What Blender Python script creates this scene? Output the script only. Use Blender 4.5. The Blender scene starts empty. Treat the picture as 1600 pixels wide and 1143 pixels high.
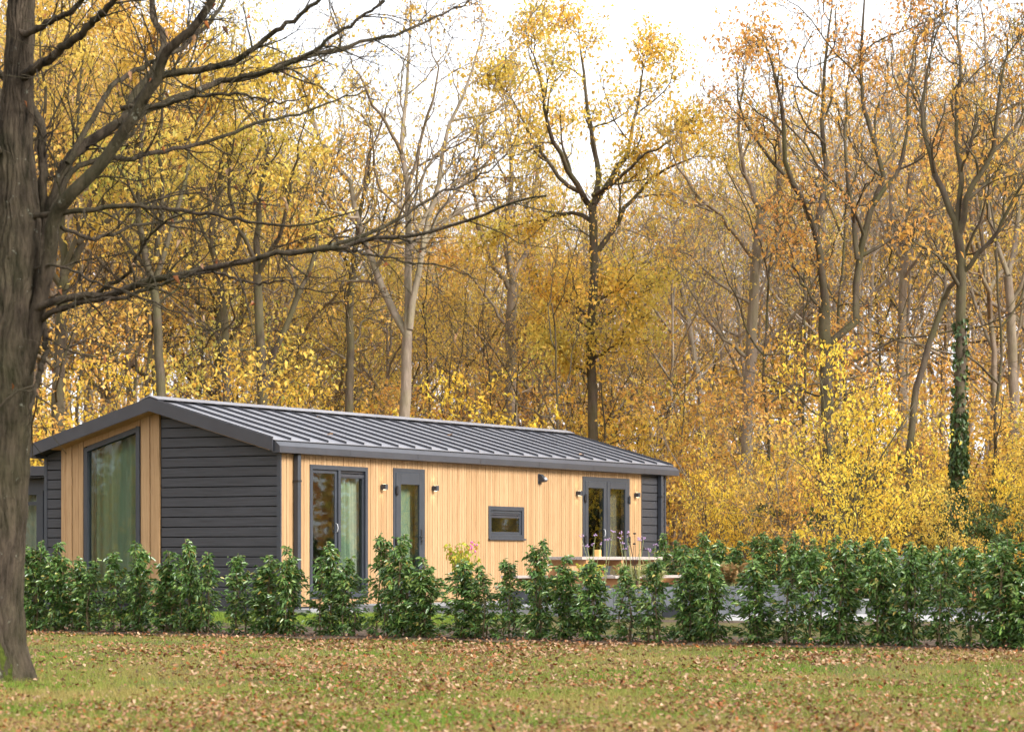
import bpy, math, random
import numpy as np
from mathutils import Vector

scene = bpy.context.scene
COL = scene.collection
PI = math.pi
R = math.radians

# ------------------------------------------------------------------ camera model (1600 px wide photograph)
F, CX, HY, ZC = 4470.0, 800.0, 878.0, 1.05


def at(px, py, Y):
    return np.array([(px - CX) / F * Y, Y, ZC - (py - HY) / F * Y])


TH = math.atan2(.495, .869)
U = np.array([math.cos(TH), -math.sin(TH)])
V = np.array([math.sin(TH), math.cos(TH)])
CORNER = np.array([(438 - CX) / F * 46.0, 46.0])


def cab(a, b, z=0.0):
    q = CORNER + a * U + b * V
    return np.array([q[0], q[1], z])


# ------------------------------------------------------------------ mesh helpers
def build_mesh(name, Vs, groups, mats, matidx=None, smooth=False):
    """Vs (n,3); groups: list of int arrays (m,k) of faces; matidx: list of ints per group"""
    me = bpy.data.meshes.new(name)
    Vs = np.asarray(Vs, dtype=np.float32)
    me.vertices.add(len(Vs))
    me.vertices.foreach_set('co', Vs.ravel())
    groups = [np.asarray(g, dtype=np.int32) for g in groups]
    tot = sum(g.size for g in groups)
    nf = sum(len(g) for g in groups)
    me.loops.add(tot)
    me.polygons.add(nf)
    me.loops.foreach_set('vertex_index', np.concatenate([g.ravel() for g in groups]) if groups else [])
    sizes = np.concatenate([np.full(len(g), g.shape[1], dtype=np.int32) for g in groups])
    starts = np.zeros(nf, dtype=np.int32)
    starts[1:] = np.cumsum(sizes)[:-1]
    me.polygons.foreach_set('loop_start', starts)
    for m in (mats if isinstance(mats, (list, tuple)) else [mats]):
        me.materials.append(m)
    if matidx is not None:
        mi = np.concatenate([np.full(len(g), i, dtype=np.int32) for g, i in zip(groups, matidx)])
        me.polygons.foreach_set('material_index', mi)
    if smooth:
        me.polygons.foreach_set('use_smooth', np.ones(nf, dtype=bool))
    me.update(calc_edges=True)
    return me


def link(name, me, parent=None, loc=None):
    o = bpy.data.objects.new(name, me)
    COL.objects.link(o)
    if parent is not None:
        o.parent = parent
    if loc is not None:
        o.location = loc
    return o


def tag(o, label=None, cat=None, group=None, kind=None):
    if label: o['label'] = label
    if cat: o['category'] = cat
    if group: o['group'] = group
    if kind: o['kind'] = kind
    return o


def thing(name, label, cat, loc=(0, 0, 0), rz=0.0, group=None):
    o = bpy.data.objects.new(name, None)
    COL.objects.link(o)
    o.empty_display_size = .2
    o.location = loc
    o.rotation_euler = (0, 0, rz)
    return tag(o, label, cat, group)


def copy_thing(o, label=None, group=None):
    r = o.copy()
    COL.objects.link(r)
    if label: r['label'] = label
    if group: r['group'] = group
    for ch in list(o.children):
        c = ch.copy(); COL.objects.link(c); c.parent = r
        for g in list(ch.children):
            d = g.copy(); COL.objects.link(d); d.parent = c
    return r


class MB:
    """collects polygons of one mesh"""
    def __init__(self):
        self.v, self.f, self.m = [], [], []

    def poly(self, pts, mi=0):
        n = len(self.v)
        self.v += [tuple(float(c) for c in p) for p in pts]
        self.f.append(list(range(n, n + len(pts)))); self.m.append(mi)

    def faces(self, pts, fs, mi=0):
        n = len(self.v)
        self.v += [tuple(float(c) for c in p) for p in pts]
        for f in fs:
            self.f.append([n + i for i in f]); self.m.append(mi)

    def box(self, x0, x1, y0, y1, z0, z1, mi=0):
        if x0 > x1: x0, x1 = x1, x0
        if y0 > y1: y0, y1 = y1, y0
        if z0 > z1: z0, z1 = z1, z0
        p = [(x, y, z) for z in (z0, z1) for y in (y0, y1) for x in (x0, x1)]
        self.faces(p, [(0, 2, 3, 1), (4, 5, 7, 6), (0, 1, 5, 4), (2, 6, 7, 3), (0, 4, 6, 2), (1, 3, 7, 5)], mi)

    def prism(self, pts2, plane, d0, d1, mi=0):
        """pts2: polygon; plane 'xz' (extruded along y), 'yz' (extruded along x), 'xy' (extruded along z)"""
        def mk(p, d):
            return {'xz': (p[0], d, p[1]), 'yz': (d, p[0], p[1]), 'xy': (p[0], p[1], d)}[plane]
        n = len(pts2)
        A = [mk(p, d0) for p in pts2]; B = [mk(p, d1) for p in pts2]
        fs = [tuple(range(n))[::-1], tuple(range(n, 2 * n))]
        fs += [(i, (i + 1) % n, n + (i + 1) % n, n + i) for i in range(n)]
        self.faces(A + B, fs, mi)

    def tube(self, pts, rad, k=8, mi=0, cap=True):
        pts = np.asarray(pts, float)
        rad = np.full(len(pts), rad, float) if np.isscalar(rad) else np.asarray(rad, float)
        Vv, Q = tube_arrays(pts[None], rad[None], k)
        n0 = len(self.v)
        self.v += [tuple(p) for p in Vv.tolist()]
        for q in Q.tolist():
            self.f.append([n0 + i for i in q]); self.m.append(mi)
        if cap:
            self.f.append([n0 + i for i in range(k)][::-1]); self.m.append(mi)
            b = n0 + (len(pts) - 1) * k
            self.f.append([b + i for i in range(k)]); self.m.append(mi)

    def lathe(self, prof, c=(0, 0, 0), k=16, mi=0):
        n = len(prof)
        P = [(c[0] + r * math.cos(2 * PI * j / k), c[1] + r * math.sin(2 * PI * j / k), c[2] + z) for r, z in prof for j in range(k)]
        fs = [(i * k + j, i * k + (j + 1) % k, (i + 1) * k + (j + 1) % k, (i + 1) * k + j) for i in range(n - 1) for j in range(k)]
        fs += [tuple(range(k))[::-1], tuple(range((n - 1) * k, n * k))]
        self.faces(P, fs, mi)

    def build(self, name, mats, parent=None, bevel=0.0, smooth=False):
        me = bpy.data.meshes.new(name)
        me.from_pydata(self.v, [], self.f)
        for m in (mats if isinstance(mats, (list, tuple)) else [mats]):
            me.materials.append(m)
        me.polygons.foreach_set('material_index', self.m)
        if smooth:
            me.polygons.foreach_set('use_smooth', [True] * len(self.f))
        me.update()
        o = link(name, me, parent)
        if bevel > 0:
            b = o.modifiers.new('bevel', 'BEVEL'); b.width = bevel; b.segments = 2; b.limit_method = 'ANGLE'
        return o


def tube_arrays(P, Rr, k):
    """P (N,M,3), Rr (N,M) -> verts, quads"""
    N, M, _ = P.shape
    T = np.empty_like(P)
    T[:, 1:-1] = P[:, 2:] - P[:, :-2]
    T[:, 0] = P[:, 1] - P[:, 0]
    T[:, -1] = P[:, -1] - P[:, -2]
    T /= np.linalg.norm(T, axis=2, keepdims=True) + 1e-9
    avg = P[:, -1] - P[:, 0]
    avg /= np.linalg.norm(avg, axis=1, keepdims=True) + 1e-9
    ref = np.where(np.abs(avg[:, 2:3]) < .8, np.array([[0, 0, 1.]]), np.array([[1., 0, 0]]))
    ref = np.repeat(ref[:, None, :], M, 1)
    A = np.cross(T, ref); A /= np.linalg.norm(A, axis=2, keepdims=True) + 1e-9
    B = np.cross(T, A)
    ang = np.arange(k) * 2 * PI / k
    ring = (A[:, :, None, :] * np.cos(ang)[None, None, :, None] + B[:, :, None, :] * np.sin(ang)[None, None, :, None])
    Vv = P[:, :, None, :] + ring * Rr[:, :, None, None]
    Vv = Vv.reshape(-1, 3)
    base = (np.arange(N) * M * k)[:, None, None] + (np.arange(M - 1) * k)[None, :, None] + np.arange(k)[None, None, :]
    nxt = (np.arange(N) * M * k)[:, None, None] + (np.arange(M - 1) * k)[None, :, None] + ((np.arange(k) + 1) % k)[None, None, :]
    Q = np.stack([base, nxt, nxt + k, base + k], -1).reshape(-1, 4)
    return Vv, Q


# ------------------------------------------------------------------ materials
def newmat(name):
    m = bpy.data.materials.new(name)
    m.use_nodes = True
    nt = m.node_tree
    nt.nodes.clear()
    out = nt.nodes.new('ShaderNodeOutputMaterial')
    return m, nt, out


def N(nt, t, **kw):
    n = nt.nodes.new(t)
    for k, v in kw.items():
        if k in n.inputs: n.inputs[k].default_value = v
        else: setattr(n, k, v)
    return n


def ramp(nt, stops, fac=None):
    r = nt.nodes.new('ShaderNodeValToRGB')
    el = r.color_ramp.elements
    el[0].position, el[0].color = stops[0][0], (*stops[0][1], 1)
    el[1].position, el[1].color = stops[-1][0], (*stops[-1][1], 1)
    for p, c in stops[1:-1]:
        e = el.new(p); e.color = (*c, 1)
    if fac is not None: nt.links.new(fac, r.inputs[0])
    return r


def noise(nt, scale, detail=4, rough=.55, stretch=None, coord='Object'):
    tc = nt.nodes.new('ShaderNodeTexCoord')
    src = tc.outputs[coord]
    if stretch:
        mp = nt.nodes.new('ShaderNodeMapping'); mp.inputs['Scale'].default_value = stretch
        nt.links.new(src, mp.inputs[0]); src = mp.outputs[0]
    n = N(nt, 'ShaderNodeTexNoise', Scale=scale, Detail=detail, Roughness=rough)
    nt.links.new(src, n.inputs['Vector'])
    return n


def vnoise(x, y, seed, octaves=3):
    rng = np.random.default_rng(seed); G = rng.random((128, 128)); out = 0; amp = 1.0; tot = 0
    for o in range(octaves):
        xx, yy = x * 2 ** o + 17.3 * o, y * 2 ** o + 5.1 * o
        i, j = np.floor(xx).astype(int), np.floor(yy).astype(int); fx, fy = xx - i, yy - j
        fx, fy = fx * fx * (3 - 2 * fx), fy * fy * (3 - 2 * fy)
        g = lambda a, b: G[a % 128, b % 128]
        out = out + amp * (g(i, j) * (1 - fx) * (1 - fy) + g(i + 1, j) * fx * (1 - fy) + g(i, j + 1) * (1 - fx) * fy + g(i + 1, j + 1) * fx * fy)
        tot += amp; amp *= .55
    return out / tot


def simple(name, c0, c1, scale=8, rough=.5, metal=0.0, stretch=None, bump=0.0, bscale=None, spec=.5, detail=5):
    m, nt, out = newmat(name)
    b = N(nt, 'ShaderNodeBsdfPrincipled')
    n = noise(nt, scale, detail, .6, stretch)
    r = ramp(nt, [(.3, c0), (.7, c1)], n.outputs['Fac'])
    nt.links.new(r.outputs[0], b.inputs['Base Color'])
    b.inputs['Roughness'].default_value = rough
    b.inputs['Metallic'].default_value = metal
    b.inputs['Specular IOR Level'].default_value = spec
    if bump:
        bn = noise(nt, bscale or scale * 3, 4, .6, stretch)
        bp = N(nt, 'ShaderNodeBump', Strength=bump, Distance=.01)
        nt.links.new(bn.outputs['Fac'], bp.inputs['Height'])
        nt.links.new(bp.outputs[0], b.inputs['Normal'])
    nt.links.new(b.outputs[0], out.inputs[0])
    return m


def leafmat(name, stops, trans=.35, rough=.5, spec=.3, patch=None):
    """per-leaf random colour; patch=(colour, scale, amount): a second colour in irregular patches"""
    m, nt, out = newmat(name)
    g = nt.nodes.new('ShaderNodeNewGeometry')
    r = ramp(nt, stops, g.outputs['Random Per Island'])
    col = r.outputs[0]
    if patch:
        n = noise(nt, patch[1], 2, .5)
        rr = ramp(nt, [(.42, (0, 0, 0)), (.62, (patch[2],) * 3)], n.outputs['Fac'])
        mx = N(nt, 'ShaderNodeMix', data_type='RGBA')
        nt.links.new(rr.outputs[0], mx.inputs[0])
        nt.links.new(col, mx.inputs[6]); mx.inputs[7].default_value = (*patch[0], 1)
        col = mx.outputs[2]
    b = N(nt, 'ShaderNodeBsdfPrincipled', Roughness=rough)
    b.inputs['Specular IOR Level'].default_value = spec
    nt.links.new(col, b.inputs['Base Color'])
    if trans > 0:
        t = nt.nodes.new('ShaderNodeBsdfTranslucent')
        nt.links.new(col, t.inputs['Color'])
        ms = N(nt, 'ShaderNodeMixShader', Fac=trans)
        nt.links.new(b.outputs[0], ms.inputs[1]); nt.links.new(t.outputs[0], ms.inputs[2])
        nt.links.new(ms.outputs[0], out.inputs[0])
    else:
        nt.links.new(b.outputs[0], out.inputs[0])
    return m


def barkmat(name, dark, light, moss=None, moss_amt=.0, scale=6, lichen=False, bump=.6):
    m, nt, out = newmat(name)
    b = N(nt, 'ShaderNodeBsdfPrincipled', Roughness=.9)
    b.inputs['Specular IOR Level'].default_value = .15
    n = noise(nt, scale, 8, .65, (1, 1, .25))
    r = ramp(nt, [(.32, dark), (.68, light)], n.outputs['Fac'])
    col = r.outputs[0]
    if moss:
        n2 = noise(nt, 1.3, 5, .6)
        rr = ramp(nt, [(.5 - moss_amt * .2, (0, 0, 0)), (.62, (moss_amt,) * 3)], n2.outputs['Fac'])
        mx = N(nt, 'ShaderNodeMix', data_type='RGBA')
        nt.links.new(rr.outputs[0], mx.inputs[0]); nt.links.new(col, mx.inputs[6]); mx.inputs[7].default_value = (*moss, 1)
        col = mx.outputs[2]
    if lichen:
        n3 = noise(nt, 9, 3, .7)
        rr = ramp(nt, [(.66, (0, 0, 0)), (.74, (.6,) * 3)], n3.outputs['Fac'])
        mx = N(nt, 'ShaderNodeMix', data_type='RGBA')
        nt.links.new(rr.outputs[0], mx.inputs[0]); nt.links.new(col, mx.inputs[6]); mx.inputs[7].default_value = (.34, .35, .28, 1)
        col = mx.outputs[2]
    nt.links.new(col, b.inputs['Base Color'])
    bn = noise(nt, scale * 2.5, 8, .7, (1, 1, .22))
    bp = N(nt, 'ShaderNodeBump', Strength=bump, Distance=.04)
    nt.links.new(bn.outputs['Fac'], bp.inputs['Height']); nt.links.new(bp.outputs[0], b.inputs['Normal'])
    nt.links.new(b.outputs[0], out.inputs[0])
    return m


M = {}
M['bark_near'] = barkmat('bark_near', (.012, .009, .006), (.105, .08, .056), (.045, .048, .016), .4, 13, True, 1.0)
M['bark_dark'] = barkmat('bark_dark', (.035, .026, .019), (.12, .092, .066), (.09, .09, .03), .5, 5)
M['bark_mid'] = barkmat('bark_mid', (.12, .092, .067), (.29, .23, .175), (.15, .14, .06), .4, 5)
M['bark_pale'] = barkmat('bark_pale', (.17, .135, .105), (.38, .32, .26), (.2, .19, .09), .3, 5)
M['moss'] = simple('moss', (.02, .03, .004), (.07, .085, .015), 30, .95, bump=1.0, spec=.1)

GOLD = [(0, (.80, .50, .07)), (.35, (.86, .60, .11)), (.65, (.78, .42, .07)), (.85, (.56, .48, .09)), (1, (.55, .27, .07))]
ORANGE = [(0, (.76, .41, .10)), (.4, (.84, .53, .13)), (.65, (.64, .30, .08)), (.82, (.68, .52, .10)), (1, (.48, .22, .07))]
BROWN = [(0, (.58, .27, .08)), (.4, (.68, .36, .10)), (.7, (.48, .21, .07)), (1, (.76, .48, .10))]
OLIVE = [(0, (.56, .48, .10)), (.35, (.40, .42, .10)), (.65, (.70, .50, .10)), (1, (.28, .32, .08))]
YELLOW = [(0, (.88, .60, .06)), (.5, (.92, .68, .09)), (.8, (.84, .50, .06)), (1, (.64, .58, .10))]
M['leaf_gold'] = leafmat('leaf_gold', GOLD, .5, patch=((.50, .48, .11), .35, .65))
M['leaf_orange'] = leafmat('leaf_orange', ORANGE, .5, patch=((.60, .50, .10), .3, .7))
M['leaf_brown'] = leafmat('leaf_brown', BROWN, .5, patch=((.74, .44, .07), .3, .6))
M['leaf_olive'] = leafmat('leaf_olive', OLIVE, .5, patch=((.74, .40, .06), .3, .7))
M['leaf_yellow'] = leafmat('leaf_yellow', YELLOW, .5, patch=((.72, .60, .07), .6, .5))
M['leaf_evergreen'] = leafmat('leaf_evergreen', [(0, (.03, .055, .015)), (.6, (.07, .11, .03)), (1, (.14, .18, .04))], .2)
M['leaf_laurel'] = leafmat('leaf_laurel', [(0, (.038, .09, .022)), (.45, (.085, .17, .04)), (.8, (.165, .26, .06)), (.96, (.26, .33, .08)), (1, (.40, .26, .06))], .25, .26, .6)
M['leaf_sprig'] = leafmat('leaf_sprig', [(0, (.25, .33, .03)), (.6, (.5, .5, .05)), (.9, (.6, .35, .06)), (1, (.55, .12, .15))], .4)
M['leaf_grassy'] = leafmat('leaf_grassy', [(0, (.45, .38, .18)), (.6, (.35, .36, .10)), (1, (.2, .25, .06))], .3)
M['leaf_rust'] = leafmat('leaf_rust', [(0, (.22, .12, .04)), (.5, (.30, .18, .07)), (1, (.12, .15, .04))], .3)
M['leaf_ivy'] = leafmat('leaf_ivy', [(0, (.025, .05, .015)), (.7, (.06, .10, .03)), (1, (.12, .16, .05))], .15, .4)
M['litter'] = leafmat('litter', [(0, (.22, .115, .055)), (.22, (.33, .19, .10)), (.45, (.22, .072, .022)), (.62, (.46, .31, .19)), (.80, (.065, .028, .013)), (1, (.30, .095, .02))], .15, .7, .2)
M['grass'] = leafmat('grass', [(0, (.055, .14, .007)), (.35, (.105, .225, .012)), (.6, (.17, .25, .022)), (.86, (.38, .30, .10)), (1, (.05, .07, .01))], .35, .6, .2,
                     patch=((.34, .25, .085), .45, .8))
M['grass_bright'] = leafmat('grass_bright', [(0, (.10, .17, .02)), (.6, (.18, .27, .03)), (1, (.26, .30, .05))], .35, .6, .2)

M['stem'] = simple('stem', (.10, .07, .03), (.2, .15, .07), 20, .8)
M['stem_green'] = simple('stem_green', (.16, .2, .07), (.3, .3, .12), 20, .7)
M['purple'] = simple('purple', (.26, .15, .30), (.46, .32, .48), 60, .8)
M['seedhead'] = simple('seedhead', (.02, .015, .01), (.06, .04, .03), 60, .9)


def groundmat():
    m, nt, out = newmat('ground_soil_grass')
    b = N(nt, 'ShaderNodeBsdfPrincipled', Roughness=.95)
    b.inputs['Specular IOR Level'].default_value = .1
    n1 = noise(nt, .6, 8, .65); n2 = noise(nt, 14, 6, .7)
    r1 = ramp(nt, [(.35, (.06, .07, .015)), (.65, (.12, .09, .04))], n1.outputs['Fac'])
    r2 = ramp(nt, [(.4, (.05, .035, .018)), (.6, (.14, .13, .04))], n2.outputs['Fac'])
    mx = N(nt, 'ShaderNodeMix', data_type='RGBA'); mx.inputs[0].default_value = .5
    nt.links.new(r1.outputs[0], mx.inputs[6]); nt.links.new(r2.outputs[0], mx.inputs[7])
    nt.links.new(mx.outputs[2], b.inputs['Base Color'])
    bp = N(nt, 'ShaderNodeBump', Strength=.7, Distance=.03)
    nt.links.new(n2.outputs['Fac'], bp.inputs['Height']); nt.links.new(bp.outputs[0], b.inputs['Normal'])
    nt.links.new(b.outputs[0], out.inputs[0])
    return m


M['ground'] = groundmat()
M['forest_floor'] = simple('forest_floor', (.22, .11, .04), (.42, .22, .08), 3, .95, bump=.8, spec=.1)
M['soil'] = simple('soil', (.035, .024, .017), (.12, .085, .06), 9, .95, bump=1.0, bscale=40, spec=.1)
M['paving'] = simple('paving', (.30, .295, .285), (.42, .41, .395), 5, .8, bump=.2)
def add_joints(m, w=.6, h=.6):
    nt = m.node_tree; b = [n for n in nt.nodes if n.type == 'BSDF_PRINCIPLED'][0]
    src = b.inputs['Base Color'].links[0].from_socket
    tc = nt.nodes.new('ShaderNodeTexCoord')
    mp = nt.nodes.new('ShaderNodeMapping'); mp.inputs['Rotation'].default_value = (0, 0, .52)
    br = nt.nodes.new('ShaderNodeTexBrick'); br.offset = .5
    for k, v in (('Scale', 1.0), ('Mortar Size', .012), ('Brick Width', w), ('Row Height', h)): br.inputs[k].default_value = v
    br.inputs['Color1'].default_value = (1, 1, 1, 1); br.inputs['Color2'].default_value = (.82, .82, .82, 1); br.inputs['Mortar'].default_value = (.25, .23, .2, 1)
    nt.links.new(tc.outputs['Object'], mp.inputs[0]); nt.links.new(mp.outputs[0], br.inputs['Vector'])
    mx = N(nt, 'ShaderNodeMix', data_type='RGBA', blend_type='MULTIPLY'); mx.inputs[0].default_value = 1
    nt.links.new(src, mx.inputs[6]); nt.links.new(br.outputs['Color'], mx.inputs[7]); nt.links.new(mx.outputs[2], b.inputs['Base Color'])
add_joints(M['paving'])
M['concrete'] = simple('concrete', (.045, .048, .055), (.085, .09, .10), 4, .85, stretch=(1, 1, .3), bump=.3)
M['concrete_pale'] = simple('concrete_pale', (.20, .20, .205), (.29, .29, .29), 5, .85, bump=.2)
M['anthracite'] = simple('anthracite', (.030, .034, .043), (.040, .045, .055), 3, .42)
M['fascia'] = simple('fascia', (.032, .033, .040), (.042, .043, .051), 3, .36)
M['black'] = simple('black', (.012, .012, .014), (.02, .02, .022), 10, .4)
M['black_void'] = simple('black_void', (.006, .006, .007), (.009, .009, .01), 10, .9)
M['roofmetal_sky_sheen'] = simple('roofmetal_sky_sheen', (.27, .27, .30), (.35, .35, .38), 1.2, .42, metal=.7)  # same anthracite coating as the seams, lightened to paint in its sky reflection
M['darkboard'] = simple('darkboard', (.022, .022, .026), (.046, .046, .053), 5, .55, stretch=(.35, 3, 9), bump=.25, bscale=6)
M['whitehandle'] = simple('whitehandle', (.42, .42, .42), (.5, .5, .5), 5, .3)
M['steel'] = simple('steel', (.35, .35, .36), (.5, .5, .5), 5, .35, metal=.8)
M['interior'] = simple('interior', (.36, .33, .28), (.42, .39, .34), 3, .8)
M['interior_floor'] = simple('interior_floor', (.22, .15, .09), (.3, .2, .12), 3, .6)
M['curtain_light'] = simple('curtain_light', (.15, .19, .13), (.21, .25, .18), 25, .9, stretch=(1, 1, .1))
M['curtain'] = simple('curtain', (.14, .185, .12), (.20, .25, .17), 25, .9, stretch=(1, 1, .1))
M['reflection_brown'] = simple('reflection_brown', (.12, .085, .06), (.17, .125, .09), 25, .9)
M['curtain_pale'] = simple('curtain_pale', (.30, .30, .24), (.38, .37, .30), 25, .9)
M['tablewood'] = simple('tablewood', (.28, .23, .20), (.40, .34, .30), 6, .75, stretch=(8, 1, 8))
M['benchwood'] = simple('benchwood', (.34, .15, .06), (.48, .24, .10), 6, .7, stretch=(1, 8, 1))
M['greypanel'] = simple('greypanel', (.15, .155, .155), (.21, .215, .215), 6, .8)
M['planter'] = simple('planter', (.045, .05, .06), (.075, .08, .09), 6, .7)
M['ochre'] = simple('ochre', (.72, .40, .12), (.8, .48, .17), 12, .6)


def timbermat():
    m, nt, out = newmat('timber')
    b = N(nt, 'ShaderNodeBsdfPrincipled', Roughness=.6)
    b.inputs['Specular IOR Level'].default_value = .3
    g = nt.nodes.new('ShaderNodeNewGeometry')
    r = ramp(nt, [(0, (.345, .208, .10)), (.5, (.385, .24, .12)), (1, (.425, .272, .142))], g.outputs['Random Per Island'])
    n = noise(nt, 7, 7, .65, (6, 6, .35))
    r2 = ramp(nt, [(.28, (.66, .60, .54)), (.45, (.92, .90, .88)), (.68, (1.08, 1.08, 1.08))], n.outputs['Fac'])
    mx = N(nt, 'ShaderNodeMix', data_type='RGBA', blend_type='MULTIPLY'); mx.inputs[0].default_value = 1
    nt.links.new(r.outputs[0], mx.inputs[6]); nt.links.new(r2.outputs[0], mx.inputs[7])
    nt.links.new(mx.outputs[2], b.inputs['Base Color'])
    nt.links.new(b.outputs[0], out.inputs[0])
    return m


M['timber'] = timbermat()


def glassmat():
    m, nt, out = newmat('glass')
    t = nt.nodes.new('ShaderNodeBsdfTransparent'); t.inputs[0].default_value = (.86, .91, .88, 1)
    gl = N(nt, 'ShaderNodeBsdfGlossy', Roughness=.02)
    gl.inputs['Color'].default_value = (.95, .97, .96, 1)
    fr = N(nt, 'ShaderNodeFresnel')
    ge = nt.nodes.new('ShaderNodeNewGeometry')
    io = N(nt, 'ShaderNodeMapRange'); io.inputs['To Min'].default_value = 1.45; io.inputs['To Max'].default_value = 1 / 1.45
    nt.links.new(ge.outputs['Backfacing'], io.inputs['Value']); nt.links.new(io.outputs[0], fr.inputs['IOR'])
    mr = N(nt, 'ShaderNodeMath', operation='MULTIPLY_ADD'); mr.inputs[1].default_value = 1.0; mr.inputs[2].default_value = .0
    nt.links.new(fr.outputs[0], mr.inputs[0])
    ms = nt.nodes.new('ShaderNodeMixShader')
    nt.links.new(mr.outputs[0], ms.inputs[0]); nt.links.new(t.outputs[0], ms.inputs[1]); nt.links.new(gl.outputs[0], ms.inputs[2])
    nt.links.new(ms.outputs[0], out.inputs[0])
    return m


M['glass'] = glassmat()


def emitmat(name, c, s):
    m, nt, out = newmat(name)
    e = N(nt, 'ShaderNodeEmission', Strength=s); e.inputs[0].default_value = (*c, 1)
    nt.links.new(e.outputs[0], out.inputs[0])
    return m


M['lampglow'] = emitmat('lampglow', (1, .82, .55), 4)


# ------------------------------------------------------------------ vegetation generators
def leaf_mesh_arrays(P, D, L, Wd, rng, six=False, droop=.0, fold=.25):
    """P base points (n,3), D unit direction (n,3), L lengths, Wd widths. Returns verts and face groups"""
    n = len(P)
    D = D / (np.linalg.norm(D, axis=1, keepdims=True) + 1e-9)
    rnd = rng.normal(size=(n, 3))
    S = np.cross(D, rnd); S /= np.linalg.norm(S, axis=1, keepdims=True) + 1e-9
    Nn = np.cross(D, S)
    Nn *= np.where(Nn[:, 2:3] < 0, -1, 1)
    L = L[:, None]; Wd = Wd[:, None]
    tip = P + D * L; tip[:, 2] -= (droop * L[:, 0])
    if six:
        a = P + D * L * .30; b = P + D * L * .70
        b[:, 2] -= droop * L[:, 0] * .45
        a[:, 2] -= droop * L[:, 0] * .06
        l1 = a + S * Wd * .5 + Nn * Wd * fold; l2 = b + S * Wd * .42 + Nn * Wd * fold
        r1 = a - S * Wd * .5 + Nn * Wd * fold; r2 = b - S * Wd * .42 + Nn * Wd * fold
        Vv = np.stack([P, r1, r2, tip, l2, l1], 1).reshape(-1, 3)
        i = np.arange(n) * 6
        return Vv, np.concatenate([np.stack([i, i + 1, i + 2, i + 3], 1), np.stack([i, i + 3, i + 4, i + 5], 1)])
    m = P + D * L * .5
    l = m + S * Wd * .5 + Nn * Wd * fold; r = m - S * Wd * .5 + Nn * Wd * fold
    Vv = np.stack([P, r, tip, l], 1).reshape(-1, 3)
    i = np.arange(n) * 4
    return Vv, np.concatenate([np.stack([i, i + 1, i + 2], 1), np.stack([i, i + 2, i + 3], 1)])


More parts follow.
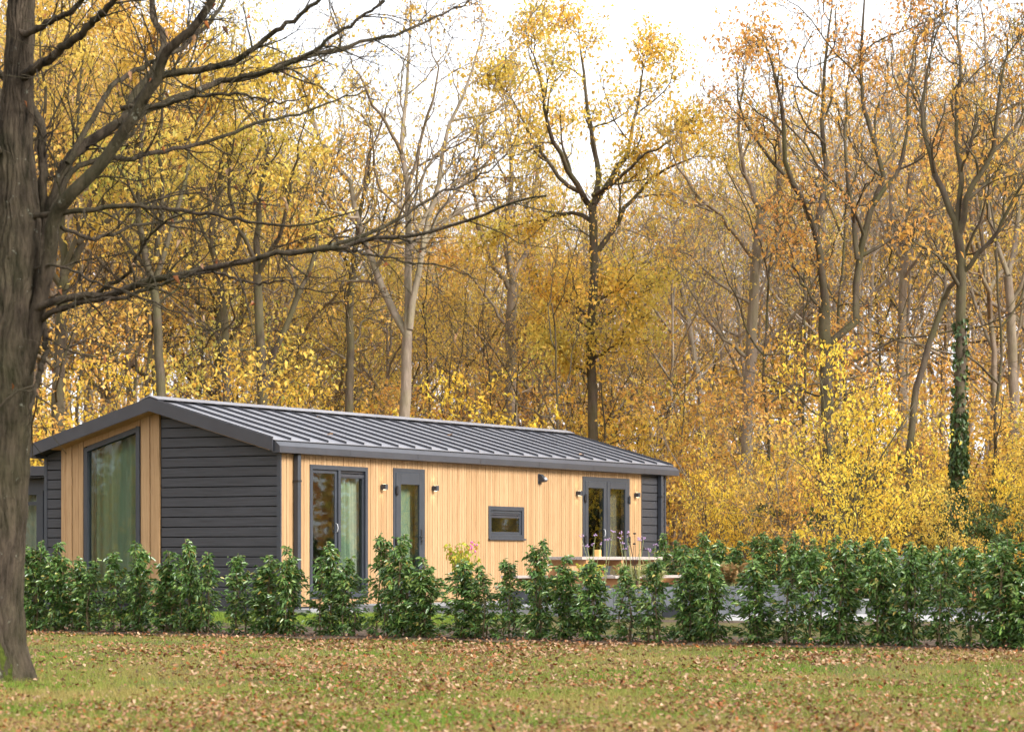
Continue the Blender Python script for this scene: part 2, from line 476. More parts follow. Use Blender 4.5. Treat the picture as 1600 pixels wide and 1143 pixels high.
class Grower:
    SEG = {0: 14, 1: 11, 2: 8, 3: 6, 4: 4}
    SID = {0: 10, 1: 7, 2: 5, 3: 4, 4: 3}

    def __init__(self, seed):
        self.r = random.Random(seed)
        self.rng = np.random.default_rng(seed)
        self.poly = {k: [] for k in range(5)}
        self.rad = {k: [] for k in range(5)}
        self.lp, self.ld = [], []

    def rv(self):
        return np.array([self.r.gauss(0, 1) for _ in range(3)])

    def resample(self, pts, n, jit=0.0):
        pts = np.asarray(pts, float)
        d = np.concatenate([[0], np.cumsum(np.linalg.norm(np.diff(pts, axis=0), axis=1))])
        # Catmull-Rom smoothing
        t = np.linspace(0, d[-1], n)
        ext = np.vstack([2 * pts[0] - pts[1], pts, 2 * pts[-1] - pts[-2]])
        out = []
        for q in t:
            i = min(int(np.searchsorted(d, q, side='right')) - 1, len(pts) - 2)
            w = (q - d[i]) / max(d[i + 1] - d[i], 1e-6)
            p0, p1, p2, p3 = ext[i], ext[i + 1], ext[i + 2], ext[i + 3]
            out.append(.5 * ((2 * p1) + (-p0 + p2) * w + (2 * p0 - 5 * p1 + 4 * p2 - p3) * w * w + (-p0 + 3 * p1 - 3 * p2 + p3) * w ** 3))
        out = np.array(out)
        if jit:
            j = self.rng.normal(size=out.shape) * jit
            j[0] = 0
            out += j
        return out

    def path(self, pts, r0, r1, lvl, jit=0.0, power=1.0):
        P = self.resample(pts, self.SEG[lvl], jit)
        t = np.linspace(0, 1, len(P))
        rr = r1 + (r0 - r1) * (1 - t) ** power
        self.poly[lvl].append(P); self.rad[lvl].append(rr)
        return P, rr

    def grow(self, p, d, L, r, lvl, wander=.18, trop=.08, maxlvl=4, nch=(0, 7, 6, 5), spread=(.6, 1.0), t0=.25, leafy=1.0, gravity=0.0):
        n = self.SEG[lvl]
        pts = [np.array(p, float)]
        d = np.array(d, float); d /= np.linalg.norm(d) + 1e-9
        st = L / (n - 1)
        for i in range(n - 1):
            d = d + self.rv() * wander + np.array([0, 0, trop - gravity * (i / n)])
            d /= np.linalg.norm(d)
            pts.append(pts[-1] + d * st)
        P = np.array(pts)
        rr = np.linspace(r, max(r * .35, .003), n)
        self.poly[lvl].append(P); self.rad[lvl].append(rr)
        self.children(P, rr, L, lvl, wander, trop, maxlvl, nch, spread, t0, leafy, gravity)

    def children(self, P, rr, L, lvl, wander=.18, trop=.08, maxlvl=4, nch=(0, 7, 6, 5), spread=(.6, 1.0), t0=.25, leafy=1.0, gravity=0.0, lf=(.45, .7)):
        if lvl >= 3 or lvl >= maxlvl:
            if leafy > 0:
                k = max(1, int(round(leafy * (5 if lvl >= 4 else 3) * self.r.uniform(.3, 1.7))))
                for _ in range(k):
                    q = self.r.uniform(.2, 1) * (len(P) - 1); i = min(int(q), len(P) - 2); w = q - i
                    self.lp.append(P[i] * (1 - w) + P[i + 1] * w + self.rv() * .05)
                    self.ld.append(P[i + 1] - P[i])
        if lvl >= maxlvl or lvl >= 4: return
        k = nch[lvl]
        k = max(1, int(round(k * self.r.uniform(.75, 1.25))))
        az = self.r.uniform(0, 6.28)
        for c in range(k):
            t = t0 + (1 - t0) * (c + self.r.uniform(.1, .9)) / k
            q = t * (len(P) - 1); i = min(int(q), len(P) - 2); w = q - i
            p = P[i] * (1 - w) + P[i + 1] * w
            T = P[i + 1] - P[i]; T /= np.linalg.norm(T) + 1e-9
            az += 2.4 + self.r.uniform(-.5, .5)
            a = np.cross(T, [0.3, .2, 1.0]); a /= np.linalg.norm(a) + 1e-9
            b = np.cross(T, a)
            side = a * math.cos(az) + b * math.sin(az)
            ang = self.r.uniform(*spread)
            dd = T * math.cos(ang) + side * math.sin(ang)
            LL = L * self.r.uniform(*lf) * (1.1 - .45 * t)
            r2 = min((rr[i] * (1 - w) + rr[i + 1] * w) * self.r.uniform(.45, .7), LL * .03)
            self.grow(p, dd, LL, max(r2, .004), lvl + 1, wander, trop, maxlvl, nch, spread, .15, leafy, gravity)

    def wood(self, minr=.004, levels=(0, 1, 2, 3, 4)):
        Vs, Qs, n0 = [], [], 0
        for l in levels:
            if not self.poly[l]: continue
            Vv, Q = tube_arrays(np.array(self.poly[l]), np.maximum(np.array(self.rad[l]), minr), self.SID[l])
            Vs.append(Vv); Qs.append(Q + n0); n0 += len(Vv)
        return np.concatenate(Vs), np.concatenate(Qs)

    def leaves(self, size, mult=1, scatter=.12, aspect=.6, droop=.2):
        lp = np.array(self.lp); ld = np.array(self.ld)
        if mult != 1:
            idx = self.rng.integers(0, len(lp), int(len(lp) * mult))
            lp, ld = lp[idx], ld[idx]
        n = len(lp)
        lp = lp + self.rng.normal(size=(n, 3)) * scatter
        D = self.rng.normal(size=(n, 3)) + np.array([0, 0, -.5])
        L = size * self.rng.uniform(.6, 1.3, n)
        return leaf_mesh_arrays(lp, D, L, L * aspect, self.rng, False, droop)


def tree_object(g, label, cat, bark, leaf, base, group=None, leaf_size=.15, mult=1.0, scatter=.15, name='autumn_tree', minr=.006, smooth=True):
    """base: world position; grower coordinates relative to base"""
    t = thing(name, label, cat, tuple(base), 0, group)
    Vv, Q = g.wood(minr, (0, 1, 2))
    link('trunk', build_mesh('trunk', Vv, [Q], bark, smooth=smooth), t)
    Vs, Gs, mi, n0 = [], [], [], 0
    if g.poly[3] or g.poly[4]:
        V2, Q2 = g.wood(minr, (3, 4)); Vs.append(V2); Gs.append(Q2); mi.append(0); n0 = len(V2)
    if g.lp and mult > 0:
        V3, F3 = g.leaves(leaf_size, mult, scatter)
        Vs.append(V3); Gs.append(F3 + n0); mi.append(1)
    if Vs:
        link('crown', build_mesh('crown', np.concatenate(Vs), Gs, [bark, leaf], mi), t)
    return t

# ================================================================== SETTING
HP0, HP1 = np.array([(58 - CX) / F * 42.3, 42.3]), np.array([(1575 - CX) / F * 33.4, 33.4])
HD = (HP1 - HP0) / np.linalg.norm(HP1 - HP0)
HN = np.array([-HD[1], HD[0]])
if HN[1] < 0: HN = -HN


def behind(x, y):
    return (x - HP0[0]) * HN[0] + (y - HP0[1]) * HN[1]


def gz(x, y):
    t = np.clip((behind(x, y) - .3) / 3.0, 0, 1)
    return .2 * t * t * (3 - 2 * t)


def hedge_point(px):
    r = (px - CX) / F
    t = (r * HP0[1] - HP0[0]) / (HD[0] - r * HD[1])
    return HP0 + t * HD


def terrain():
    xs = np.concatenate([[-900, -300, -120, -60], np.linspace(-40, 40, 161), [60, 120, 300, 900]])
    ys = np.concatenate([[-300, -60, -10, 5], np.linspace(12, 66, 136), [75, 90, 120, 200, 500, 1500]])
    X, Y = np.meshgrid(xs, ys)
    Z = gz(X, Y) + (np.sin(X * .9 + Y * .5) * .5 + np.sin(X * 2.3 - Y * 1.7) * .3) * .012 * (behind(X, Y) < 0)
    nx, ny = len(xs), len(ys)
    Vv = np.stack([X, Y, Z], -1).reshape(-1, 3)
    i = (np.arange(ny - 1)[:, None] * nx + np.arange(nx - 1)[None, :]).ravel()
    Q = np.stack([i, i + 1, i + nx + 1, i + nx], 1)
    me = build_mesh('ground', Vv, [Q], [M['ground'], M['forest_floor']], [0], True)
    cen = Vv[Q].mean(1)
    me.polygons.foreach_set('material_index', ((cen[:, 1] > 60) | (np.abs(cen[:, 0]) > 45)).astype(np.int32))
    tag(link('ground', me), kind='structure')


terrain()


def sheet(name, pts, z, mat, thick=0.0, sub=1):
    b = MB()
    P = [(p[0], p[1], z if not callable(z) else z(p[0], p[1])) for p in pts]
    if thick:
        b.prism([(p[0], p[1]) for p in pts], 'xy', z - thick, z)
    else:
        b.poly(P)
    return tag(b.build(name, mat), kind='structure')


# planting strip of dark soil under the hedge: irregular ribbon draped on the ground
def soil_strip():
    rnd = random.Random(5)
    n = 120
    v, f = [], []
    for i in range(n):
        t = -4 + (np.linalg.norm(HP1 - HP0) + 9) * i / (n - 1)
        front = -.34 + .16 * math.sin(i * .9) + rnd.uniform(-.12, .08) - (.3 if 4.5 < t < 6.2 else 0)
        p = HP0 + HD * t
        for j, d in enumerate((front, -.1, .35, .9 + rnd.uniform(-.1, .4), (1.7 if t < 7.5 else 4.2) + rnd.uniform(-.2, .5))):
            q = p + HN * d
            v.append((q[0], q[1], gz(q[0], q[1]) + .018 + (.03 if j in (1, 2) else 0) + rnd.uniform(0, .012)))
    for i in range(n - 1):
        for j in range(4):
            a = i * 5 + j
            f.append((a, a + 5, a + 6, a + 1))
    me = bpy.data.meshes.new('soil_strip'); me.from_pydata(v, [], f); me.materials.append(M['soil'])
    me.polygons.foreach_set('use_smooth', [True] * len(f))
    tag(link('soil_strip', me), kind='structure')


soil_strip()

# ================================================================== CABIN
W, L = 4.8, 13.8
ZF = .42
ZRT, ZET, SL = 3.735, 3.03, .2878            # ridge top, eave top, slope
AM = -W / 2


def zu(a):                                    # underside of the roof
    return ZRT - .20 - SL * abs(a - AM)


def zt(a):
    return ZRT - SL * abs(a - AM)


cabin = thing('cabin', 'long single storey holiday cabin with vertical timber boards, black gable boards and dark metal roof', 'cabin',
              (CORNER[0], CORNER[1], 0), -TH)


def clip(poly, side):
    """keep the part of a polygon (a,z) below the roof underside line z <= zu(a)-.004 for one slope (side=+1 right, -1 left)"""
    def g(p): return (ZRT - .204 - SL * side * (p[0] - AM)) - p[1]
    out = []
    for i in range(len(poly)):
        p, q = poly[i], poly[(i + 1) % len(poly)]
        gp, gq = g(p), g(q)
        if gp >= 0: out.append(p)
        if (gp >= 0) != (gq >= 0):
            t = gp / (gp - gq)
            out.append((p[0] + (q[0] - p[0]) * t, p[1] + (q[1] - p[1]) * t))
    return out


def cut(r, openings):
    """rectangle (x0,x1,z0,z1) minus openings -> list of rectangles"""
    todo = [r]
    for o in openings:
        nxt = []
        for (x0, x1, z0, z1) in todo:
            ox0, ox1, oz0, oz1 = max(x0, o[0]), min(x1, o[1]), max(z0, o[2]), min(z1, o[3])
            if ox0 >= ox1 or oz0 >= oz1:
                nxt.append((x0, x1, z0, z1)); continue
            if ox0 > x0: nxt.append((x0, ox0, z0, z1))
            if ox1 < x1: nxt.append((ox1, x1, z0, z1))
            if oz0 > z0: nxt.append((ox0, ox1, z0, oz0))
            if oz1 < z1: nxt.append((ox0, ox1, oz1, z1))
        todo = nxt
    return [q for q in todo if q[1] - q[0] > .006 and q[3] - q[2] > .006]


ZB = .33
D1, D2, WN, D3 = (.85, 2.60, .45, 2.65), (3.41, 4.44, .42, 2.665), (6.66, 7.96, 1.47, 2.07), (10.26, 12.21, .42, 2.70)
OPEN = [D1, D2, WN, D3]
GW0, GW1, GZ0 = -3.95, -2.79, .50            # gable window columns

# plinth
b = MB(); b.box(-W + .03, -.03, .03, L - .03, -.05, ZB); b.build('plinth', M['concrete'], cabin)

# structural walls (thin, behind the cladding)
b = MB()
for q in cut((.14, L - .02, ZB, 2.80), OPEN): b.box(-.14, -.022, q[0], q[1], q[2], q[3])
b.box(-W + .022, -W + .14, .14, L - .14, ZB, 2.80)
for a0, a1 in ((-W + .022, GW0), (GW1, -.022)):
    for s in (1,):
        poly = [(a0, ZB), (a1, ZB), (a1, 5), (AM, 5), (a0, 5)] if a0 < AM < a1 else [(a0, ZB), (a1, ZB), (a1, 5), (a0, 5)]
        poly = clip(clip([(a0, ZB), (a1, ZB), (a1, 5), (a0, 5)], 1), -1)
        b.prism(poly, 'xz', .022, .138)
b.box(GW0, GW1, .022, .138, ZB, GZ0)
b.prism(clip(clip([(-W + .14, ZB), (-.14, ZB), (-.14, 5), (-W + .14, 5)], 1), -1), 'xz', L - .138, L - .022)
b.build('wall', M['black_void'], cabin)

# inner shell (lining, floor, partition) so that the glass looks into a room
b = MB()
b.box(-W + .145, -.15, .15, L - .15, ZF - .06, ZF, 1)
b.box(-W + .145, -W + .165, .15, L - .15, ZF, 2.78)
b.box(-W + .17, -.16, 5.2, 5.28, ZF, 2.76)
b.box(-W + .17, -.16, 9.4, 9.48, ZF, 2.76)
b.box(-W + .17, -.16, 8.3, 8.38, ZF, 2.76)
b.build('interior_lining', [M['interior'], M['interior_floor']], cabin)

# timber cladding: vertical boards, long wall + the two gable strips
rnd = random.Random(2)
b = MB()
BW = .168
s = .016
while s < 12.70:
    e = min(s + BW - .010, 12.735)
    # each board: two faces with a fine groove between, like the photograph's double boards
    for s_, e_ in ((s, (s + e) / 2 - .0018), ((s + e) / 2 + .0018, e)):
        for q in cut((s_, e_, ZB, 2.845), OPEN):
            b.box(-.022, -.0008 * rnd.random(), q[0], q[1], q[2], q[3])
    s += BW
b.build('timber_cladding', M['timber'], cabin, bevel=.0025)
for a0, a1, ws in ((-4.43, -3.955, (.10, .12, .03, .12, .1)), (-2.785, -2.37, (.03, .17, .03, .17))):
    x = a0; b = MB()
    for i, w in enumerate(ws):
        x1 = min(x + w, a1)
        prot = -.03 if w > .05 else -.012
        poly = clip(clip([(x, ZB), (x1 - .006, ZB), (x1 - .006, 5), (x, 5)], 1), -1)
        b.prism(poly, 'xz', prot, .022)
        x = x1
    b.build('timber_cladding', M['timber'], cabin, bevel=.0025)
# slanted timber band over the gable window
b = MB(); b.prism([(GW0, zu(GW0) - .115), (GW1, zu(GW1) - .115), (GW1, zu(GW1) - .006), (GW0, zu(GW0) - .006)], 'xz', -.03, .022)
b.build('timber_band', M['timber'], cabin, bevel=.0025)

# dark horizontal boards: gable right of the strip, gable far left, end of the long wall
PIT = .163
for a0, a1 in ((-2.365, -.065), (-W + .05, -4.435)):
    z = ZB; b = MB()
    while z < 3.6:
        poly = clip(clip([(a0, z), (a1, z), (a1, z + PIT - .016), (a0, z + PIT - .016)], 1), -1)
        if len(poly) > 2:
            h = max(p[1] for p in poly) - z
            if h > .01: b.prism(poly, 'xz', -.004, .022)
        z += PIT
    b.build('black_cladding', M['darkboard'], cabin, bevel=.004)
z = ZB; b = MB()
while z < 2.84:
    b.box(-.022, .004, 12.76, L - .05, z, min(z + PIT - .016, 2.845))
    z += PIT
b.build('black_cladding', M['darkboard'], cabin, bevel=.004)

# corner trims
for q in ((-.062, .014, -.014, .016, ZB, zu(-.062) - .01), (-W - .01, -W + .048, -.014, .02, ZB, zu(-W + .02) - .02), (-.05, .016, L - .048, L + .01, ZB, 2.83), (-.03, .012, 12.737, 12.757, ZB, 2.84)):
    b = MB(); b.box(*q); b.build('corner_trim', M['anthracite'], cabin)

# roof
B0, B1 = -.28, L + .25
AE0, AE1 = -4.87, .07
roof_b = MB()
roof_b.prism([(AM, ZRT - .02), (AE1, zt(AE1) - .02), (AE1, zt(AE1) - .185), (AM, ZRT - .196), (AE0, zt(AE0) - .185), (AE0, zt(AE0) - .02)], 'xz', B0 + .03, B1 - .03)
roof = roof_b.build('roof', M['black_void'], cabin)
# standing seam sheet: pans with upstand ribs
b = MB(); seam_b = MB()
for sd in (1, -1):
    ae = AE1 if sd > 0 else AE0
    def P(a, zz, bb): return (a, bb, zt(a) + zz)
    b.faces([P(AM, -.012, B0), P(ae, -.012, B0), P(ae, -.012, B1), P(AM, -.012, B1),
             P(AM, -.018, B0), P(ae, -.018, B0), P(ae, -.018, B1), P(AM, -.018, B1)],
            [(0, 1, 2, 3), (7, 6, 5, 4), (1, 5, 6, 2), (0, 4, 5, 1), (3, 2, 6, 7)])
    k = -1
    bb = B0 + .02
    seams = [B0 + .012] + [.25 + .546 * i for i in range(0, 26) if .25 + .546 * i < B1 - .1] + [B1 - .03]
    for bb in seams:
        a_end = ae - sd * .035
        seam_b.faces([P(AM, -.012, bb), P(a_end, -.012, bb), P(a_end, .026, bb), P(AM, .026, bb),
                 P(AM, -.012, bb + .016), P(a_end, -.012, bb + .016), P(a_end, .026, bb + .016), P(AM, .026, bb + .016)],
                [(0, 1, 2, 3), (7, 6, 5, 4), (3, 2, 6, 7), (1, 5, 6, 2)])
sheet_o = b.build('metal_sheet', M['roofmetal_sky_sheen'], roof)
seam_b.build('standing_seam', M['fascia'], roof)  # one coating with the sheet; the darker tone here is shading put into colour
# ridge cap raised above the seams
b = MB()
for sd in (1, -1):
    a1 = AM + sd * .17
    b.faces([(AM, B0 - .01, ZRT + .050), (a1, B0 - .01, zt(a1) + .044), (a1, B1 + .01, zt(a1) + .044), (AM, B1 + .01, ZRT + .050),
             (AM, B0 - .01, ZRT + .038), (a1, B0 - .01, zt(a1) + .032), (a1, B1 + .01, zt(a1) + .032), (AM, B1 + .01, ZRT + .038)],
            [(0, 1, 2, 3), (7, 6, 5, 4), (1, 5, 6, 2), (0, 4, 5, 1), (3, 2, 6, 7)])
b.build('ridge_cap', M['roofmetal_sky_sheen'], roof)
# rake fascias (both gable ends)
for y0, y1 in ((B0 - .022, B0 + .004), (B1 - .004, B1 + .022)):
    b = MB()
    for sd, ae in ((1, AE1 - .02), (-1, AE0)):
        b.prism([(AM, ZRT + .012), (ae, zt(ae) + .012), (ae, zt(ae) - .195), (AM, ZRT - .205)], 'xz', y0, y1)
    b.build('fascia', M['fascia'], roof)
# timber soffit under the gable overhang
b = MB()
for sd, ae in ((1, -.05), (-1, AE0 + .42)):
    b.prism([(AM, ZRT - .200), (ae, zt(ae) - .200), (ae, zt(ae) - .210), (AM, ZRT - .210)], 'xz', B0 + .008, -.006)
b.build('soffit', M['timber'], roof)
# box gutters
for sd in (1, -1):
    b = MB()
    def A(x): return x if sd > 0 else -W - x
    prof = [(A(.035), 2.985), (A(.085), 2.985), (A(.165), 2.915), (A(.17), 2.805), (A(.02), 2.80), (A(.02), 2.83)]
    b.prism(prof, 'xz', B0 + .02 if sd > 0 else B0 + .05, B1 + .06)
    b.build('gutter', M['fascia'], roof, bevel=.004)
for j in range(6):
    y = 1.8 + 2.15 * j
    b = MB(); b.box(.1705, .1715, y, y + .006, 2.81, 2.91); b.build('gutter_joint', M['black'], roof)

# downpipes
for bb in (.40, 13.47):
    b = MB()
    b.box(.018, .105, bb - .045, bb + .045, ZB - .1, 2.80)
    dp = b.build('downpipe', M['anthracite'], cabin, bevel=.008)
    for z in (.9, 2.35):
        b = MB(); b.box(.012, .112, bb - .052, bb + .052, z, z + .03); b.build('pipe_clip', M['black'], dp)


def bars(b, y0, y1, z0, z1, wl, wr, wt, wb, a0, a1, mi=0):
    """rectangular frame in the long wall (plane of b,z), butt-jointed"""
    b.box(a0, a1, y0, y0 + wl, z0, z1, mi); b.box(a0, a1, y1 - wr, y1, z0, z1, mi)
    b.box(a0, a1, y0 + wl, y1 - wr, z1 - wt, z1, mi); b.box(a0, a1, y0 + wl, y1 - wr, z0, z0 + wb, mi)


def pane(parent, y0, y1, z0, z1, a):
    g = MB(); g.box(a - .004, a, y0, y1, z0, z1); return g.build('pane', M['glass'], parent)


def d_handle(parent, y, z, a):
    h = MB()
    h.tube([(a, y, z + .075), (a + .035, y, z + .06), (a + .045, y, z), (a + .035, y, z - .06), (a, y, z - .075)], .008, 8)
    h.build('handle', M['whitehandle'], parent, smooth=True)


# curtains hang inside: things of their own
def curtain(name, label, a0, b0, a1, b1, z0, z1f, mat, amp=.035, per=.16, drop=None):
    n = 90
    v, f = [], []
    ln = math.hypot(a1 - a0, b1 - b0)
    nx, ny = -(b1 - b0) / ln, (a1 - a0) / ln
    rr = random.Random(len(name) + int(ln * 100))
    ph = [rr.uniform(0, 6) for _ in range(4)]
    for i in range(n):
        t = i / (n - 1); d = t * ln
        for j in range(6):
            s_ = j / 5
            w = amp * (math.sin(d / per * 2 * PI + ph[0] + .6 * math.sin(d * 3 + ph[1])) + .4 * math.sin(d / per * 3.7 + ph[2])) * (.5 + .5 * s_)
            a = a0 + (a1 - a0) * t + nx * w; bb_ = b0 + (b1 - b0) * t + ny * w
            zt_ = z1f(a) if callable(z1f) else z1f
            v.append((a, bb_, zt_ + (z0 - zt_) * s_))
    for i in range(n - 1):
        for j in range(5):
            q = i * 6 + j; f.append((q, q + 6, q + 7, q + 1))
    W_ = [(CORNER[0] + x * U[0] + y * V[0], CORNER[1] + x * U[1] + y * V[1], z_) for x, y, z_ in v]
    me = bpy.data.meshes.new(name); me.from_pydata(W_, [], f); me.materials.append(mat)
    me.polygons.foreach_set('use_smooth', [True] * len(f))
    o = link(name, me)
    so = o.modifiers.new('thick', 'SOLIDIFY'); so.thickness = .004
    return tag(o, label, 'curtain')


# sliding terrace door
b = MB(); bars(b, *D1[:2], D1[2], D1[3], .075, .075, .075, .07, -.10, .014)
b.box(-.09, .008, 1.70, 1.775, D1[2] + .07, D1[3] - .075)
sd = b.build('sliding_door', M['anthracite'], cabin, bevel=.005)
b = MB(); bars(b, .925, 1.70, .52, 2.575, .055, .07, .06, .07, -.075, -.02); lf = b.build('leaf_frame', M['anthracite'], sd, bevel=.004)
pane(sd, .98, 1.63, .59, 2.515, -.03)
d_handle(sd, 1.655, 1.62, -.02)
b = MB(); b.box(-.07, -.02, 1.775, 2.525, 2.47, 2.52); b.box(-.07, -.03, 1.775, 2.525, 2.535, 2.575); b.build('vent', M['fascia'], sd, bevel=.004)
b = MB(); bars(b, 1.775, 2.525, .52, 2.47, .03, .03, .015, .05, -.075, -.03); b.build('leaf_frame', M['anthracite'], sd, bevel=.003)
pane(sd, 1.805, 2.495, .57, 2.455, -.055)

# single front door
b = MB(); bars(b, *D2[:2], D2[2], D2[3], .07, .06, .075, .05, -.10, .014)
fd = b.build('front_door', M['anthracite'], cabin, bevel=.005)
b = MB(); bars(b, 3.48, 4.38, .47, 2.59, .15, .14, .20, .28, -.08, .026); dl = b.build('leaf', M['anthracite'], fd, bevel=.006)
pane(fd, 3.63, 4.24, .75, 2.39, .006)
curtain('curtain', 'pale sheer curtain behind the pane of the single front door', -.19, 3.75, -.19, 4.42, ZF + .03, 2.6, M['curtain_light'], .012, .1)
for z in (.75, 1.35, 2.22):
    b = MB(); b.box(.026, .055, 3.455, 3.53, z, z + .12); b.tube([(.05, 3.49, z - .02), (.05, 3.49, z + .14)], .018, 8)
    b.build('hinge', M['black'], fd, bevel=.004)
b = MB(); b.box(.026, .036, 4.275, 4.315, 1.36, 1.62); b.tube([(.036, 4.295, 1.50), (.075, 4.295, 1.50), (.08, 4.27, 1.498), (.08, 4.18, 1.495)], .012, 8)
b.tube([(.036, 4.295, 1.42), (.05, 4.295, 1.42)], .02, 10)
b.build('door_handle', M['black'], fd)

# small window
b = MB(); bars(b, *WN[:2], WN[2], WN[3], .085, .085, .075, .085, -.09, .016)
wd = b.build('small_window', M['anthracite'], cabin, bevel=.006)
b = MB(); bars(b, 6.745, 7.875, 1.555, 1.995, .05, .05, .05, .05, -.07, -.008); b.build('sash', M['anthracite'], wd, bevel=.006)
b = MB(); b.box(-.055, -.012, 6.795, 7.825, 1.86, 1.90); b.box(-.055, -.02, 6.795, 7.825, 1.91, 1.945); b.build('vent', M['fascia'], wd, bevel=.004)
pane(wd, 6.795, 7.825, 1.605, 1.86, -.022)
b = MB(); b.box(.016, .05, 6.64, 7.98, 1.455, 1.485); b.build('sill', M['anthracite'], wd, bevel=.004)

# double terrace doors
b = MB(); bars(b, *D3[:2], D3[2], D3[3], .085, .085, .085, .05, -.10, .014)
dd = b.build('double_door', M['anthracite'], cabin, bevel=.005)
for y0, y1, hy, dh in ((10.345, 11.22, 10.33, True), (11.245, 12.125, 12.14, False)):
    b = MB(); bars(b, y0, y1, .47, 2.615, .12, .12, .13, .2, -.08, .024); b.build('leaf', M['anthracite'], dd, bevel=.006)
    pane(dd, y0 + .12, y1 - .12, .67, 2.485, .004)
    for z in (.75, 1.42, 2.22):
        b = MB(); b.box(.024, .05, hy - .04, hy + .04, z, z + .12); b.tube([(.047, hy, z - .02), (.047, hy, z + .14)], .018, 8)
        b.build('hinge', M['black'], dd, bevel=.004)
d_handle(dd, 11.08, 1.62, .024)
# gable window
fw = .075
b = MB()
zl, zr = zu(GW0) - .12, zu(GW1) - .12
b.box(GW0, GW0 + fw, -.04, .07, GZ0, zl); b.box(GW1 - fw, GW1, -.04, .07, GZ0, zr)
zl2, zr2 = zl + SL * fw, zr - SL * fw
b.prism([(GW0 + fw, zl2 - .085), (GW1 - fw, zr2 - .085), (GW1 - fw, zr2), (GW0 + fw, zl2)], 'xz', -.04, .07)
b.box(GW0 + fw, GW1 - fw, -.04, .07, GZ0, GZ0 + .08)
gwin = b.build('gable_window', M['anthracite'], cabin)
b = MB(); b.prism([(GW0 + fw, GZ0 + .08), (GW1 - fw, GZ0 + .08), (GW1 - fw, zr2 - .085), (GW0 + fw, zl2 - .085)], 'xz', .02, .024); b.build('pane', M['glass'], gwin)

# wall lamps: up and down lights
for bb, z in ((3.041, 2.33), (4.719, 2.345), (10.024, 2.37), (12.458, 2.385)):
    b = MB()
    b.box(.0, .022, bb - .032, bb + .032, z - .03, z + .03)
    cx = .062
    b.box(.022, .105, bb - .042, bb + .042, z - .045, z + .045)
    wl = b.build('wall_lamp', M['anthracite'], cabin)
    for zz in (.0455, -.047):
        g = MB(); g.lathe([(.03, zz), (.03, zz + .0015)], (cx, bb, z), 14); g.build('bulb', M['lampglow'], wl)
    for dz, rx in ((.05, PI), (-.05, 0)):
        ld = bpy.data.lights.new('lamp_light', 'SPOT'); ld.energy = 1.1; ld.color = (1, .84, .6); ld.spot_size = R(110); ld.spot_blend = .6; ld.shadow_soft_size = .02
        lo = bpy.data.objects.new('lamp_light', ld); COL.objects.link(lo); lo.parent = wl
        lo.location = (cx, bb, z + dz); lo.rotation_euler = (rx, 0, 0)
# security lamp
b = MB()
bb, z = 8.56, 2.60
b.box(.0, .018, bb - .06, bb + .06, z - .09, z + .10)
P0 = [(.018, z + .09), (.055, z + .09), (.150, z - .03), (.115, z - .052), (.018, z - .06)]
A_ = [(p[0], bb - .05, p[1]) for p in P0]; B_ = [(p[0], bb + .05, p[1]) for p in P0]
n = len(P0)
b.faces(A_ + B_, [tuple(range(n)), tuple(range(n, 2 * n))[::-1]] + [(i, n + i, n + (i + 1) % n, (i + 1) % n) for i in range(n)])
sl = b.build('security_lamp', M['anthracite'], cabin, bevel=.006)
b = MB(); b.tube([(.085, bb, z + .05), (.145, bb, z - .025)], [.02, .046], 14); b.build('reflector', M['steel'], sl, smooth=True)


curtain('curtain', 'sage green curtain drawn across the tall slanted gable window', GW0 + .08, .22, GW1 - .02, .20, ZF + .03, lambda a: zu(a) - .09, M['curtain'], .03, .2)
curtain('curtain', 'narrow pale curtain edge at the left side of the gable window', GW0 - .16, .24, GW0 + .06, .22, ZF + .03, lambda a: zu(a) - .09, M['curtain_pale'], .01, .1)
curtain('curtain', 'sage green curtain behind the fixed right pane of the sliding terrace door', -.17, 1.84, -.17, 2.26, ZF + .03, 2.62, M['curtain_light'], .04, .13)
curtain('curtain', 'pale sheer curtain at the right edge of the sliding terrace door', -.19, 2.28, -.19, 2.62, ZF + .03, 2.62, M['curtain_pale'], .03, .1)
curtain('curtain', 'dull brown sheet standing in for the reflection in the right double terrace door', -.20, 11.35, -.20, 12.15, ZF + .03, 2.62, M['reflection_brown'], .02, .12)  # added brown folds in place of the reflection seen in this glass

rnd = random.Random(12)
for k, (a_, b_, lab) in enumerate([(-1.9, 4.1, 'reddish fallen leaf lying on the roof sheet near the ridge'), (-.5, 2.3, 'brown fallen leaf on the roof above the sliding door'), (-1.2, 7.4, 'tan fallen leaf on the roof above the small window'), (-.25, 10.6, 'tan fallen leaf by the eave above the double doors')]):
    q = cab(a_, b_, zt(a_) + .012)
    b = MB()
    for sg in (1, -1):
        b.faces([(0, 0, 0), (.05, sg * .005, .012), (.035, sg * .045, .03), (.07, sg * .03, .028), (.08, sg * .05, .035), (.12, sg * .02, .02), (.14, 0, .008)], [(0, 1, 2), (1, 3, 2), (1, 5, 3), (3, 5, 4), (1, 6, 5)])
    o = tag(b.build('fallen_leaf', M['litter']), lab, 'leaf'); o.location = q; o.rotation_euler = (.25, .1, rnd.uniform(0, 6)); o.scale = (.9, .9, .9)

